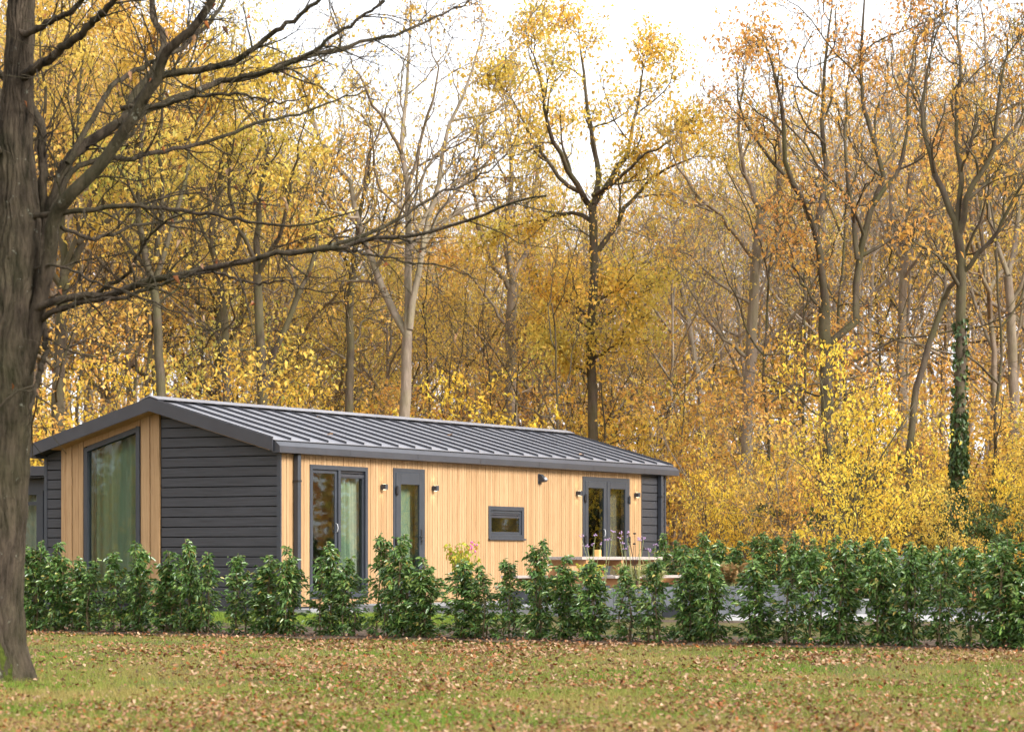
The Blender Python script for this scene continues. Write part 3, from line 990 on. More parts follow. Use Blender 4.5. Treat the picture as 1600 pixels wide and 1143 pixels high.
# ------------------------------------------------------------------ neighbouring dark cabin, seen between trunk and gable
nb = thing('neighbouring_cabin', 'dark flat fronted cabin behind the big trunk, left of the gable', 'cabin', (CORNER[0], CORNER[1], 0), -TH)
YN = 3.2
b = MB()
wx0, wx1, wz0, wz1 = -9.0, -7.42, .5, 2.36
for q in cut((-11.0, -4.99, .2, 2.58), [(wx0, wx1, wz0, wz1)]): b.box(q[0], q[1], YN, YN + .12, q[2], q[3])
b.box(-10.98, -10.88, YN + .12, YN + 6, .2, 2.58); b.box(-10.88, -5.0, YN + 5.9, YN + 6, .2, 2.58)
b.build('wall', M['anthracite'], nb)
b = MB(); b.box(-11.2, -4.98, YN - .35, YN + 6.2, 2.62, 2.80); b.box(-11.1, -5.05, YN - .3, YN + 6.1, 2.585, 2.615); b.build('roof', M['fascia'], nb, bevel=.01)
b = MB()
b.box(wx0, wx0 + .07, YN - .02, YN + .08, wz0, wz1); b.box(wx1 - .15, wx1, YN - .02, YN + .08, wz0, wz1)
b.box(wx0 + .07, wx1 - .15, YN - .02, YN + .08, wz1 - .07, wz1); b.box(wx0 + .07, wx1 - .15, YN - .02, YN + .08, wz0, wz0 + .07)
b.box(wx0 + .07, wx1 - .15, YN - .02, YN + .08, 2.10, 2.16)
wf = b.build('window', M['anthracite'], nb)
b = MB(); b.box(wx0 + .07, wx1 - .15, YN + .03, YN + .034, wz0 + .07, 2.10); b.box(wx0 + .07, wx1 - .15, YN + .03, YN + .034, 2.16, wz1 - .07); b.build('pane', M['glass'], wf)
b = MB(); b.box(-10.8, -5.05, YN + 2.5, YN + 2.55, .2, 2.5); b.build('partition', M['interior'], nb)
curtain('curtain', 'pale curtain in the window of the neighbouring dark cabin', -8.9, YN + .22, -7.4, YN + .22, .45, 2.4, M['curtain_pale'], .03, .14)


# ================================================================== TERRACE AND GARDEN
def cabpoly(pts): return [cab(a, bb)[:2] for a, bb in pts]


sheet('terrace', cabpoly([(.03, 1.3), (4.9, 1.3), (4.9, 14.5), (.03, 14.5)]), .352, M['concrete_pale'], .34)
sheet('terrace_path', cabpoly([(.03, -.25), (.75, -.25), (.75, 1.29), (.03, 1.29)]), .30, M['concrete_pale'], .28)
# pale paving to the right behind the hedge
pv = [at(1085, 977, 41.6)[:2], at(1640, 977, 41.0)[:2], at(1640, 955, 48.5)[:2], at(1250, 955, 48)[:2], at(1085, 955, 47.5)[:2]]
b = MB(); b.prism([(p[0], p[1]) for p in pv], 'xy', .0, .212); tag(b.build('paving', M['paving']), kind='structure')

# retaining wall made of upright concrete blocks with a lower course in front
rw = thing('retaining_wall', 'grey concrete retaining wall of upright blocks behind the hedge, holding the flower bed', 'wall', (CORNER[0], CORNER[1], 0), -TH)
b = MB(); y = -.9; rnd = random.Random(4)
while y < 8.2:
    b.box(5.98 + rnd.uniform(-.004, .004), 6.10, y, y + .39, .1, .665 + rnd.uniform(-.006, .006)); y += .40
b.build('upper_course', M['concrete'], rw, bevel=.01)
b = MB(); y = 1.5
while y < 9:
    b.box(6.11, 6.5 + rnd.uniform(-.006, .006), y, y + .59, .1, .375); y += .60
b.build('lower_course', M['concrete'], rw, bevel=.01)
b = MB(); b.prism([cab(a, bb)[:2] for a, bb in [(4.93, 1.0), (5.97, -.7), (5.97, 14), (4.93, 14)]], 'xy', .1, .60)
tag(b.build('flower_bed', M['soil']), kind='structure')

# kerb edging right
kb = thing('kerb_edging', 'low pale concrete kerb edging beside the paving, behind the right part of the hedge', 'kerb', (0, 0, 0))
p0, p1 = at(1325, 950, 46.8), at(1560, 946, 44.5)
d = (p1 - p0)[:2]; ln = np.linalg.norm(d); d /= ln; nrm = np.array([-d[1], d[0]])
for i in range(3):
    b = MB()
    a0 = p0[:2] + d * (ln * i / 3); a1 = p0[:2] + d * (ln * (i + 1) / 3 - .01)
    q = [a0, a1, a1 + nrm * .14, a0 + nrm * .14]
    b.prism([(x[0], x[1]) for x in q], 'xy', .1, .335)
    b.build('kerb_stone', M['concrete_pale'], kb, bevel=.01)

# grey panelled garden bench/low screen seen over the hedge at right
c0, c1 = at(1400, 868, 50.5), at(1462, 868, 50.5)
gs = thing('garden_screen', 'pale grey boarded low screen with capping ledge, seen over the right hedge', 'screen', (c0[0], c0[1], 0))
wdt = c1[0] - c0[0]
b = MB(); b.box(-.03, wdt + .03, -.05, .14, 1.11, 1.165); b.build('capping', M['greypanel'], gs, bevel=.006)
b = MB()
for i in range(7): b.box(0, wdt, 0, .03, .25 + i * .122, .25 + i * .122 + .112)
b.build('board_panel', M['greypanel'], gs, bevel=.004)
for x in (.06, wdt - .06):
    b = MB(); b.box(x - .04, x + .04, .031, .11, .15, 1.105); b.build('post', M['greypanel'], gs)

# dark planter box by the wall and plant pot at right
pl = thing('planter_box', 'dark grey square planter box on the lawn below the single front door', 'planter', tuple(cab(2.25, 4.35, .2)), -TH)
b = MB()
for (x0, x1, y0, y1) in ((-.40, .40, -.40, -.36), (-.40, .40, .76, .80), (-.40, -.36, -.36, .76), (.36, .40, -.36, .76)):
    b.box(x0, x1, y0, y1, .0, .37)
b.build('box', M['planter'], pl, bevel=.006)
b = MB(); b.box(-.358, .358, -.358, .758, .02, .33); b.build('soil_fill', M['soil'], pl)
pq = at(1342, 939, 46.5)
pt = thing('plant_pot', 'grey tapered plant pot with dry tan flower heads, between hedge shrubs at right', 'pot', (pq[0], pq[1], .2))
b = MB(); b.lathe([(.10, 0), (.155, .22), (.165, .23), (.165, .26), (.145, .26), (.14, .22)], k=20); b.build('pot', M['greypanel'], pt, smooth=False)

# ------------------------------------------------------------------ picnic table
s0 = 0.0
aT = 3.3
rr_ = (910 - CX) / F
C2 = CORNER + aT * U
sT = (rr_ * C2[1] - C2[0]) / (V[0] - rr_ * V[1])
tb = thing('picnic_table', 'long wooden picnic table with pale top and attached benches on the terrace', 'picnic table', tuple(cab(aT, sT, .352)), -TH)
TL, TW, TH_ = 3.0, .76, .795
b = MB()
for i in range(5):
    x = -TW + i * TW / 5
    b.box(x + .003, x + TW / 5 - .003, 0, TL, TH_ - .052, TH_)
b.build('tabletop', M['tablewood'], tb, bevel=.004)
for x0 in (.28, -TW - .62):
    b = MB()
    for i in range(2): b.box(x0 + i * .17, x0 + i * .17 + .165, .02 if x0 > 0 else -.35, TL + .1, .43, .475)
    b.build('bench_seat', M['tablewood'], tb, bevel=.004)
for y in (.22, TL / 2, TL - .22):
    b = MB()
    b.box(-TW + .02, -.02, y - .045, y + .045, TH_ - .16, TH_ - .054)
    b.box(-TW - .66, .66, y + .047, y + .092, .31, .428)
    for sgn, xt, xb in ((1, -.16, .30), (-1, -TW + .16, -TW - .30)):
        P_ = [(xt - .05, TH_ - .165), (xt + .05, TH_ - .165), (xb + .05, 0), (xb - .05, 0)]
        b.prism(P_, 'xz', y - .043, y + .043)
    b.build('trestle', M['benchwood'], tb, bevel=.004)
lq = cab(aT - .12, sT + .78, .352 + TH_)
LS = .62
lan = thing('candle_holder', 'small ochre square candle holder standing on the picnic table', 'candle holder', tuple(lq), -TH)
b = MB()
for (x0, x1, y0, y1) in ((-.07, .07, -.07, -.055), (-.07, .07, .055, .07), (-.07, -.055, -.055, .055), (.055, .07, -.055, .055)):
    b.box(x0, x1, y0, y1, 0, .19)
b.box(-.055, .055, -.055, .055, 0, .02)
b.build('holder', M['ochre'], lan, bevel=.004)
b = MB(); b.lathe([(.035, .021), (.035, .11), (.01, .112)], k=14); b.build('candle', M['whitehandle'], lan); lan.scale = (LS, LS, LS)

# ================================================================== LAUREL HEDGE SHRUBS
def laurel_mesh(seed, H=1.3, n=950, rad=.235, spire=.3):
    rng = np.random.default_rng(seed); r = random.Random(seed)
    g = Grower(seed)
    stems = []
    ns = r.randint(3, 5)
    for i in range(ns):
        ang = r.uniform(0, 6.28); rr = r.uniform(.02, .10)
        top = H * (1.0 if i == 0 else r.uniform(.68, .95))
        ox = 0 if i == 0 else r.uniform(.03, .09)
        a2 = ang + r.uniform(-.6, .6)
        pts = [(rr * math.cos(ang), rr * math.sin(ang), -.02), ((rr + .3 * ox) * math.cos(a2), (rr + .3 * ox) * math.sin(a2), top * .4),
               (ox * math.cos(a2) + r.uniform(-.03, .03), ox * math.sin(a2) + r.uniform(-.03, .03), top * .75), (ox * math.cos(a2) + r.uniform(-.05, .05), ox * math.sin(a2) + r.uniform(-.05, .05), top)]
        P, _ = g.path(pts, .013, .004, 2, .008)
        stems.append((P, top))
    # shoots: side twigs off the stems
    Pts, Dir = [], []
    for P, top in stems:
        k = int(25 * top / H)
        for j in range(k):
            t = .02 + .92 * (j + r.random()) / k
            q = t * (len(P) - 1); i = min(int(q), len(P) - 2); p = P[i] + (P[i + 1] - P[i]) * (q - i)
            az = r.uniform(0, 6.28)
            z = p[2] / H
            reach = rad * (1.0 if z < .55 else max(.22, 1 - (z - .55) / .45 * (.75 + spire * .3))) * r.uniform(.55, 1.15)
            e = p + np.array([math.cos(az) * reach, math.sin(az) * reach, r.uniform(.02, .14)])
            m = (p + e) / 2 + np.array([0, 0, -.02])
            g.path([p, m, e], .005, .002, 4, .0)
            for s_ in range(int(9 * n / 950 + r.random())):
                u_ = r.uniform(.15, 1.02)
                Pts.append(p + (e - p) * u_ + np.array([r.gauss(0, .018), r.gauss(0, .018), r.gauss(0, .018)]))
                Dir.append([math.cos(az) * .9 + r.gauss(0, .55), math.sin(az) * .9 + r.gauss(0, .55), r.uniform(-.8, .6)])
        for s_ in range(26):
            q = r.uniform(.78, 1.0) * (len(P) - 1); i = min(int(q), len(P) - 2); p = P[i] + (P[i + 1] - P[i]) * (q - i)
            az = r.uniform(0, 6.28)
            Pts.append(p); Dir.append([math.cos(az), math.sin(az), r.uniform(-.2, .9)])
    Pts = np.array(Pts); Dir = np.array(Dir)
    keep = Pts[:, 2] > .02
    Pts, Dir = Pts[keep], Dir[keep]
    LL = rng.uniform(.05, .088, len(Pts))
    Vl, Fl = leaf_mesh_arrays(Pts, Dir, LL, LL * .38, rng, True, .32, .14)
    Vw, Qw = g.wood(.0025, (2, 4))
    return build_mesh('stems', Vw, [Qw], M['stem'], smooth=True), build_mesh('foliage', Vl, [Fl], M['leaf_laurel'])


LAUREL = [laurel_mesh(100 + i, 1.3, n, rd, sp) for i, (n, rd, sp) in enumerate(
    [(1750, .20, .6), (1850, .21, .9), (1600, .18, 1.0), (1950, .215, .5), (1750, .20, 1.1), (1650, .185, .8), (1850, .21, .7), (1600, .175, .9)])]


def laurel(x, y, z, H, wid, proto, label, group, seed):
    t = thing('laurel_shrub', label, 'shrub', (x, y, z), random.Random(seed).uniform(0, 6.28), group)
    t.scale = (wid, wid, H / 1.3)
    st, fo = LAUREL[proto]
    link('stems', st, t); link('foliage', fo, t)
    return t


FRONT = [  # photo x, photo y of the tip, width factor, label
    (40, 850, 1.0, 'laurel shrub half hidden behind the big trunk at the hedge end'),
    (62, 846, 1.05, 'laurel shrub right beside the big trunk, in front of the neighbouring cabin'),
    (90, 849, 1.05, 'laurel shrub in front of the narrow black boards left of the gable window'),
    (117, 868, .9, 'laurel shrub at the left timber strip of the gable'),
    (148, 872, 1.05, 'low laurel shrub at the left edge of the gable window'),
    (178, 858, 1.05, 'laurel shrub in front of the middle of the gable window'),
    (214, 846, .95, 'taller laurel shrub at the right edge of the gable window'),
    (262, 862, 1.1, 'laurel shrub at the right timber strip of the gable'),
    (292, 841, .95, 'laurel shrub with the tallest spire in front of the black gable boards'),
    (324, 862, 1.0, 'laurel shrub just right of the tall spire before the black gable boards'),
    (372, 863, 1.05, 'laurel shrub before the right half of the black gable boards'),
    (416, 868, 1.1, 'broad round topped laurel shrub just left of the black corner trim'),
    (456, 855, .95, 'slim laurel shrub in front of the left downpipe'),
    (507, 845, 1.05, 'tall laurel shrub before the left pane of the sliding door'),
    (546, 868, 1.05, 'shorter laurel shrub before the right pane of the sliding door'),
    (594, 831, 1.0, 'tall thin laurel shrub between the sliding door and the single door'),
    (628, 836, 1.0, 'tall laurel shrub covering the hinge side of the single front door'),
    (664, 872, 1.1, 'laurel shrub below the handle of the single front door'),
    (722, 872, 1.1, 'laurel shrub under the yellow green flowering sprig'),
    (752, 879, 1.0, 'low laurel shrub just right of the yellow green sprig'),
    (795, 870, .95, 'laurel shrub below the small window'),
    (843, 843, .95, 'tall open laurel shrub between the small window and the picnic table'),
    (880, 869, 1.0, 'laurel shrub in front of the left end of the picnic table'),
    (926, 872, 1.05, 'laurel shrub below the candle holder on the picnic table'),
    (978, 880, .95, 'thin laurel shrub before the middle of the picnic table'),
    (1026, 868, 1.0, 'laurel shrub before the right end of the picnic table'),
    (1076, 853, 1.05, 'laurel shrub just right of the picnic table bench'),
    (1112, 862, 1.0, 'laurel shrub left of the first gap showing the retaining wall'),
    (1176, 872, 1.1, 'laurel shrub standing free between two gaps showing the retaining wall'),
    (1232, 866, 1.05, 'laurel shrub just right of the second gap showing the retaining wall'),
    (1272, 852, 1.05, 'laurel shrub left of the tall upright one by the plant pot'),
    (1318, 846, 1.0, 'tall upright laurel shrub just left of the plant pot'),
    (1370, 842, 1.0, 'laurel shrub right of the plant pot, left of the grey screen'),
    (1424, 845, 1.0, 'laurel shrub directly before the pale grey screen'),
    (1472, 852, 1.05, 'laurel shrub at the right edge of the pale grey screen'),
    (1517, 848, 1.05, 'laurel shrub left of the last gap showing the paving'),
    (1572, 844, 1.15, 'big laurel shrub right of the last gap showing the paving'),
    (1606, 848, 1.15, 'laurel shrub cut by the right border of the photo'),
]
rnd = random.Random(77)
for i, (px, ty, wf_, lab) in enumerate(FRONT):
    p = hedge_point(px)
    p = p + HN * rnd.uniform(-.04, .06)
    z = float(gz(p[0], p[1])) + .02
    H = ZC - (ty - HY) / F * p[1] - z
    laurel(p[0], p[1], z, H, wf_ * 1.0, (i * 3 + i // 5) % 8, lab, 'front row of laurel shrubs along the lawn', i)
p = hedge_point(1650)
BACK = [(1038, 834), (1062, 846), (1098, 831), (1122, 842), (1150, 846), (1189, 832), (1213, 833), (1243, 831), (1270, 842), (1302, 838), (1336, 843), (1362, 838), (1392, 846), (1446, 852), (1492, 850), (1548, 846)]
ORD = ['first', 'second', 'third', 'fourth', 'fifth', 'sixth', 'seventh', 'eighth', 'ninth', 'tenth', 'eleventh', 'twelfth', 'thirteenth', 'fourteenth', 'fifteenth', 'sixteenth', 'seventeenth']
for i, (px, ty) in enumerate(BACK):
    Y = 52.5 - (px - 1038) / 560 * 4
    q = at(px, 870, Y)
    z = .2 if px > 1240 else .35
    H = ZC - (ty - HY) / F * Y - z
    laurel(q[0], q[1], z, H, 1.15, (i * 5 + 2) % 8, ORD[i] + ' laurel shrub of the back row, counted rightwards from the black cabin corner', 'back row of laurel shrubs behind the terrace', 300 + i)

# yellow green flowering sprig standing in the planter box
def bush(seed, stems, H, spread, leafsize, nl, leafm, stemm, aspect=.4, up=.3, six=True, base_r=.05):
    g = Grower(seed); r = g.r
    Pts, Dir = [], []
    for i in range(stems):
        az = r.uniform(0, 6.28); sp = spread * math.sqrt(r.random())
        h = H * r.uniform(.6, 1)
        pts = [(base_r * math.cos(az), base_r * math.sin(az), 0), (sp * .45 * math.cos(az), sp * .45 * math.sin(az), h * .55), (sp * math.cos(az), sp * math.sin(az), h)]
        P, _ = g.path(pts, .006, .002, 3, .01)
        for _ in range(nl):
            q = r.uniform(.3, 1) * (len(P) - 1); k = min(int(q), len(P) - 2)
            Pts.append(P[k] + (P[k + 1] - P[k]) * (q - k)); Dir.append([r.gauss(0, 1), r.gauss(0, 1), r.gauss(up, .5)])
    LL = leafsize * g.rng.uniform(.6, 1.3, len(Pts))
    Vl, Fl = leaf_mesh_arrays(np.array(Pts), np.array(Dir), LL, LL * aspect, g.rng, six, .15, .15)
    Vw, Qw = g.wood(.0025, (3,))
    return build_mesh('stems', Vw, [Qw], stemm), build_mesh('leaves', Vl, [Fl], leafm)


def plant(name, label, cat, loc, meshes, group=None, extra=None):
    t = thing(name, label, cat, loc, 0, group)
    a_, b_ = meshes
    link('stems', a_, t); link('leaves', b_, t)
    return t


q = cab(2.25, 4.15, .53)
plant('planter_plant', 'low tufted green plant filling the dark planter box', 'plant', tuple(cab(2.25, 4.3, .53)), bush(11, 40, .22, .40, .06, 14, M['leaf_laurel'], M['stem_green'], .3))
sp = plant('flowering_sprig', 'yellow green leafy sprig with pink flowers rising above the hedge, left of the small window', 'plant', tuple(cab(2.3, 4.75, .53)), bush(12, 26, .50, .30, .055, 22, M['leaf_sprig'], M['stem_green'], .5))
q = at(722, 880, 47.2)
sp.location = (q[0], q[1], .53); sp.scale = (1.05, 1.05, 1.85)
b = MB()
rnd = random.Random(3)
for i in range(9):
    c = (rnd.uniform(.12, .26), rnd.uniform(-.1, .1), rnd.uniform(.36, .46))
    b.lathe([(.004, 0), (.014, .008), (.016, .016), (.004, .022)], c, 7)
mp = simple('pink', (.6, .10, .28), (.75, .2, .4), 40, .7)
b.build('flowers', mp, sp)

# verbena in the flower bed
VB = [(908, 838, 'leftmost tall verbena with purple heads, leaning left before the double doors', 0), (930, 836, 'verbena with purple heads just above the candle holder', 0), (958, 831, 'straight verbena with one pale purple head before the door middle', 0),
      (968, 842, 'verbena with a loose purple head left of the door edge', 0), (981, 832, 'verbena with the densest purple head at the right door edge', 0),
      (1006, 841, 'faint verbena before the black boards', 0), (1024, 852, 'low verbena leaning right before the right downpipe', 0), (992, 834, 'dry flower stalk with black seed heads before the timber strip', 1), (990, 852, 'shorter dry stalk with brown seed heads right of the doors', 1)]
for i, (px, py, lab, dry) in enumerate(VB):
    rnd = random.Random(i + 40)
    Y = 45.0 + rnd.uniform(-.5, .9)
    base = at(px + rnd.uniform(-14, 26) * (1 if px < 1000 else -1), 900, Y); top = at(px, py, Y)
    H = top[2] - .60
    t = thing('dry_stalk' if dry else 'verbena', lab, 'flower', (base[0], base[1], .60), 0, None if dry else 'purple verbena in the flower bed')
    dx = top[0] - base[0]
    b = MB(); heads = MB()
    for k in range(3):
        e = np.array([dx + rnd.uniform(-.14, .14), rnd.uniform(-.1, .1), H * rnd.uniform(.80, 1.0)]) if k else np.array([dx, 0, H])
        s_ = np.array([rnd.uniform(-.03, .03), rnd.uniform(-.03, .03), 0])
        b.tube([s_, s_ * .5 + e * .5 + np.array([rnd.uniform(-.02, .02), 0, .03]), e], [.005, .004, .003], 5)
        for j in range(6 if not dry else 1):
            c = e + np.array([rnd.gauss(0, .022), rnd.gauss(0, .022), rnd.gauss(.005, .012)])
            if dry: heads.lathe([(.006, -.008), (.024, 0), (.026, .014), (.008, .024)], tuple(c), 9)
            else: heads.lathe([(.003, -.005), (.009, 0), (.010, .006), (.004, .012)], tuple(c), 7)
    b.build('stems', M['seedhead'] if dry else M['stem_green'], t)
    heads.build('flower_heads', M['seedhead'] if dry else M['purple'], t)
for i, (px, lab, lm) in enumerate([(985, 'straw coloured ornamental grass tuft in the flower bed before the table', 'leaf_grassy'), (1020, 'green and straw grass tuft at the right end of the flower bed', 'leaf_grassy'),
                                   (925, 'yellowing low plant in the flower bed before the table', 'leaf_sprig'), (1140, 'rusty brown fading perennial above the retaining wall', 'leaf_rust')]):
    Y = 45.6 + (1.2 if px > 1100 else 0)
    q = at(px, 900, Y)
    plant('bed_plant', lab, 'plant', (q[0], q[1], .60), bush(60 + i, 60, .42, .26, .12 if i != 2 else .07, 8, M[lm], M['stem_green'], .12 if i < 2 else .4, .7))
q = at(1342, 930, 46.5)
dry = plant('dry_hydrangea', 'dry tan hydrangea heads standing in the grey plant pot', 'plant', (q[0], q[1], .42), bush(71, 14, .30, .14, .05, 22, M['litter'], M['stem'], .7))


# ================================================================== LAWN: grass blades and fallen leaves
def lawn():
    rng = np.random.default_rng(9)
    n = 520000
    Y = np.exp(rng.uniform(np.log(15.5), np.log(47), n))
    X = rng.uniform(-1, 1, n) * (Y * .19 + 2.2)
    d = behind(X, Y)
    ok = (d < -.12 + .1 * np.sin(X * 3)) 
    X, Y = X[ok], Y[ok]; n = len(X)
    # thinner in worn patches
    patch = vnoise(X * .9, Y * .6, 5)
    keep = rng.random(n) < np.clip(.1 + 1.6 * (patch - .1), .3, 1)
    X, Y = X[keep], Y[keep]; n = len(X)
    Z = gz(X, Y) + (np.sin(X * .9 + Y * .5) * .5 + np.sin(X * 2.3 - Y * 1.7) * .3) * .012
    h = rng.uniform(.02, .065, n) * (.6 + .9 * vnoise(X * 1.3, Y * .9, 8)); w = rng.uniform(.004, .008, n)
    a = rng.uniform(0, 2 * PI, n); lean = rng.uniform(.1, .9, n)
    p = np.stack([X, Y, Z - .004], 1)
    sx = np.stack([np.cos(a) * w * .5, np.sin(a) * w * .5, np.zeros(n)], 1)
    a2 = rng.uniform(0, 2 * PI, n)
    tip = p + np.stack([np.cos(a2) * h * lean, np.sin(a2) * h * lean, h], 1)
    Vv = np.stack([p - sx, p + sx, tip], 1).reshape(-1, 3)
    me = build_mesh('lawn_grass', Vv, [np.arange(3 * n).reshape(-1, 3)], M['grass'])
    o = link('lawn_grass', me); tag(o, 'short patchy autumn grass of the front lawn', 'grass', kind='stuff')
    # bright garden grass behind the hedge
    n = 35000
    t = rng.uniform(-2, 8.2, n); dd = rng.uniform(1.6, 5.5, n)
    X = HP0[0] + HD[0] * t + HN[0] * dd; Y = HP0[1] + HD[1] * t + HN[1] * dd
    aa = (X - CORNER[0]) * U[0] + (Y - CORNER[1]) * U[1]; bb = (X - CORNER[0]) * V[0] + (Y - CORNER[1]) * V[1]
    ok = ~((aa > -.0) & (aa < .78) & (bb > -.3)) & ~((aa < .02) & (bb > -.05)) & ~((aa > 0) & (bb > 1.25)) & (aa < 5) 
    ok |= (aa > .8) & (aa < 3.2) & (bb > 1.2) & (bb < 4.5) & False
    X, Y = X[ok], Y[ok]; n = len(X)
    h = rng.uniform(.04, .09, n); w = rng.uniform(.006, .010, n); a = rng.uniform(0, 2 * PI, n); a2 = rng.uniform(0, 2 * PI, n)
    p = np.stack([X, Y, gz(X, Y)], 1); sx = np.stack([np.cos(a) * w * .5, np.sin(a) * w * .5, np.zeros(n)], 1)
    tip = p + np.stack([np.cos(a2) * h * .4, np.sin(a2) * h * .4, h], 1)
    Vv = np.stack([p - sx, p + sx, tip], 1).reshape(-1, 3)
    o = link('garden_grass', build_mesh('garden_grass', Vv, [np.arange(3 * n).reshape(-1, 3)], M['grass_bright']))
    tag(o, 'bright green garden grass between hedge and cabin', 'grass', kind='stuff')


lawn()


def litter():
    rng = np.random.default_rng(21)
    n = 125000
    Y = np.exp(rng.uniform(np.log(15.5), np.log(47), n)); X = rng.uniform(-1, 1, n) * (Y * .19 + 2.2)
    d = behind(X, Y)
    v1 = vnoise(X * .55, Y * .33, 31); v2 = vnoise(X * 1.9, Y * 1.2, 32, 2)
    dens = np.clip((v1 - .42) * 3.2, 0, .9) * .65 + np.clip((v2 - .44) * 3.0, 0, .8) * .4 + .04
    dens = dens + np.clip((22.5 - Y) * .08, 0, .4)
    dens = np.where(d > -1.0, np.maximum(dens, .42), dens)
    ok = (d < .55) & (rng.random(n) < dens)
    X, Y, d = X[ok], Y[ok], d[ok]; n = len(X)
    Z = gz(X, Y) + .03 + rng.uniform(0, .022, n)
    Z = np.where(d > -.3, gz(X, Y) + .055, Z)
    P = np.stack([X, Y, Z], 1)
    a = rng.uniform(0, 2 * PI, n)
    D = np.stack([np.cos(a), np.sin(a), rng.normal(0, .5, n)], 1)
    Lh = rng.uniform(.020, .052, n) * np.clip(Y / 26, .8, 1.2)
    D /= np.linalg.norm(D, axis=1, keepdims=True)
    # lobed, curled leaf: 8-point outline round a raised midrib
    S = np.stack([-np.sin(a), np.cos(a), rng.normal(0, .5, n)], 1); S /= np.linalg.norm(S, axis=1, keepdims=True)
    Nn = np.cross(D, S); curl = rng.uniform(-.25, .45, n)[:, None]
    L1 = Lh[:, None]; W1 = L1 * rng.uniform(.55, .85, n)[:, None]
    def pt(u, s, c): return P + D * L1 * u + S * W1 * s + Nn * L1 * curl * c
    pts = [pt(0, 0, 0), pt(.22, -.42, .7), pt(.40, -.24, .3), pt(.62, -.5, .9), pt(1, 0, .5), pt(.62, .5, .9), pt(.40, .24, .3), pt(.22, .42, .7)]
    Vv = np.stack(pts, 1).reshape(-1, 3)
    i = np.arange(n) * 8
    Q = np.concatenate([np.stack([i, i + 1, i + 2, i + 6], 1), np.stack([i, i + 6, i + 7, i], 1)[:, :3].repeat(1, 0)[:, [0, 1, 2, 2]] if False else np.stack([i + 2, i + 3, i + 4, i + 6], 1)])
    T = np.concatenate([np.stack([i, i + 6, i + 7], 1), np.stack([i + 4, i + 5, i + 6], 1)])
    o = link('fallen_leaves', build_mesh('fallen_leaves', Vv, [Q, T], M['litter'], [0, 0]))
    tag(o, 'tan and brown fallen oak leaves strewn over the lawn', 'leaves', kind='stuff')


litter()

# ================================================================== TREES
def P2(pts, Y, g=None, depth=0.0, base=None):
    """photo polyline at distance Y -> local points; branches drift in depth as they leave the trunk"""
    out = []
    n = len(pts)
    for i, p in enumerate(pts):
        yy = Y + depth * i / max(n - 1, 1)
        q = at(p[0], p[1], yy)
        out.append(q if base is None else q - base)
    return out


def hero(seed, label, Y, trunk, limbs, bark, leaf, r0, leafy=1.0, mult=1.0, lsize=.15, twig=(0, 6, 5, 4), extra_low=0, name='autumn_tree', wander=.2, spread=(.5, 1.0), scatter=.14, lr=.62, minr=.006, maxlvl=4, group=None, lf=(.3, .5)):
    g = Grower(seed)
    x0 = trunk[0]
    b0 = at(x0[0], HY, Y); b0[2] = .2 if Y > 50 else .0
    base = b0.copy()
    tr = [np.array([0, 0, -.1])] + [q - base for q in [at(p[0], p[1], Y) for p in trunk]]
    if tr[1][2] < .3: tr = [np.array([0, 0, -.1])] + tr[2:]
    PT, RT = g.path(tr, r0, r0 * .7, 0, .015)
    for k, (pts, rr) in enumerate(limbs):
        dep = g.r.uniform(-1, 1) * .02 * Y * len(pts) * .35
        L3 = [q - base for q in [at(p[0], p[1], Y + dep * i / max(len(pts) - 1, 1)) for i, p in enumerate(pts)]]
        PP, RR = g.path(L3, rr, rr * .22, 1, .03, .85)
        LL = float(np.sum(np.linalg.norm(np.diff(PP, axis=0), axis=1)))
        for _ in range(2):
            g.grow(PP[-1], PP[-1] - PP[-3] + g.rv() * .12, g.r.uniform(.7, 1.3), RR[-1] * .9, 2, wander, .06, maxlvl, twig, spread, .1, leafy)
        g.children(PP, RR, LL, 1, wander, .07, maxlvl, (0, twig[1] * max(.6, min(2.0, LL / 6)), twig[2], twig[3]), spread, .18, leafy, 0.0, lf)
    for k in range(extra_low):
        t = g.r.uniform(.35, .98); i = int(t * (len(PT) - 1)); i = min(i, len(PT) - 2)
        az = g.r.uniform(0, 6.28)
        g.grow(PT[i], (math.cos(az), math.sin(az), .25), g.r.uniform(1.2, 2.8), .03, 2, wander, .04, maxlvl, twig, spread, .2, leafy * 1.3)
    return tree_object(g, label, 'tree', M[bark], M[leaf], base, group, lsize, mult, scatter, name, minr)


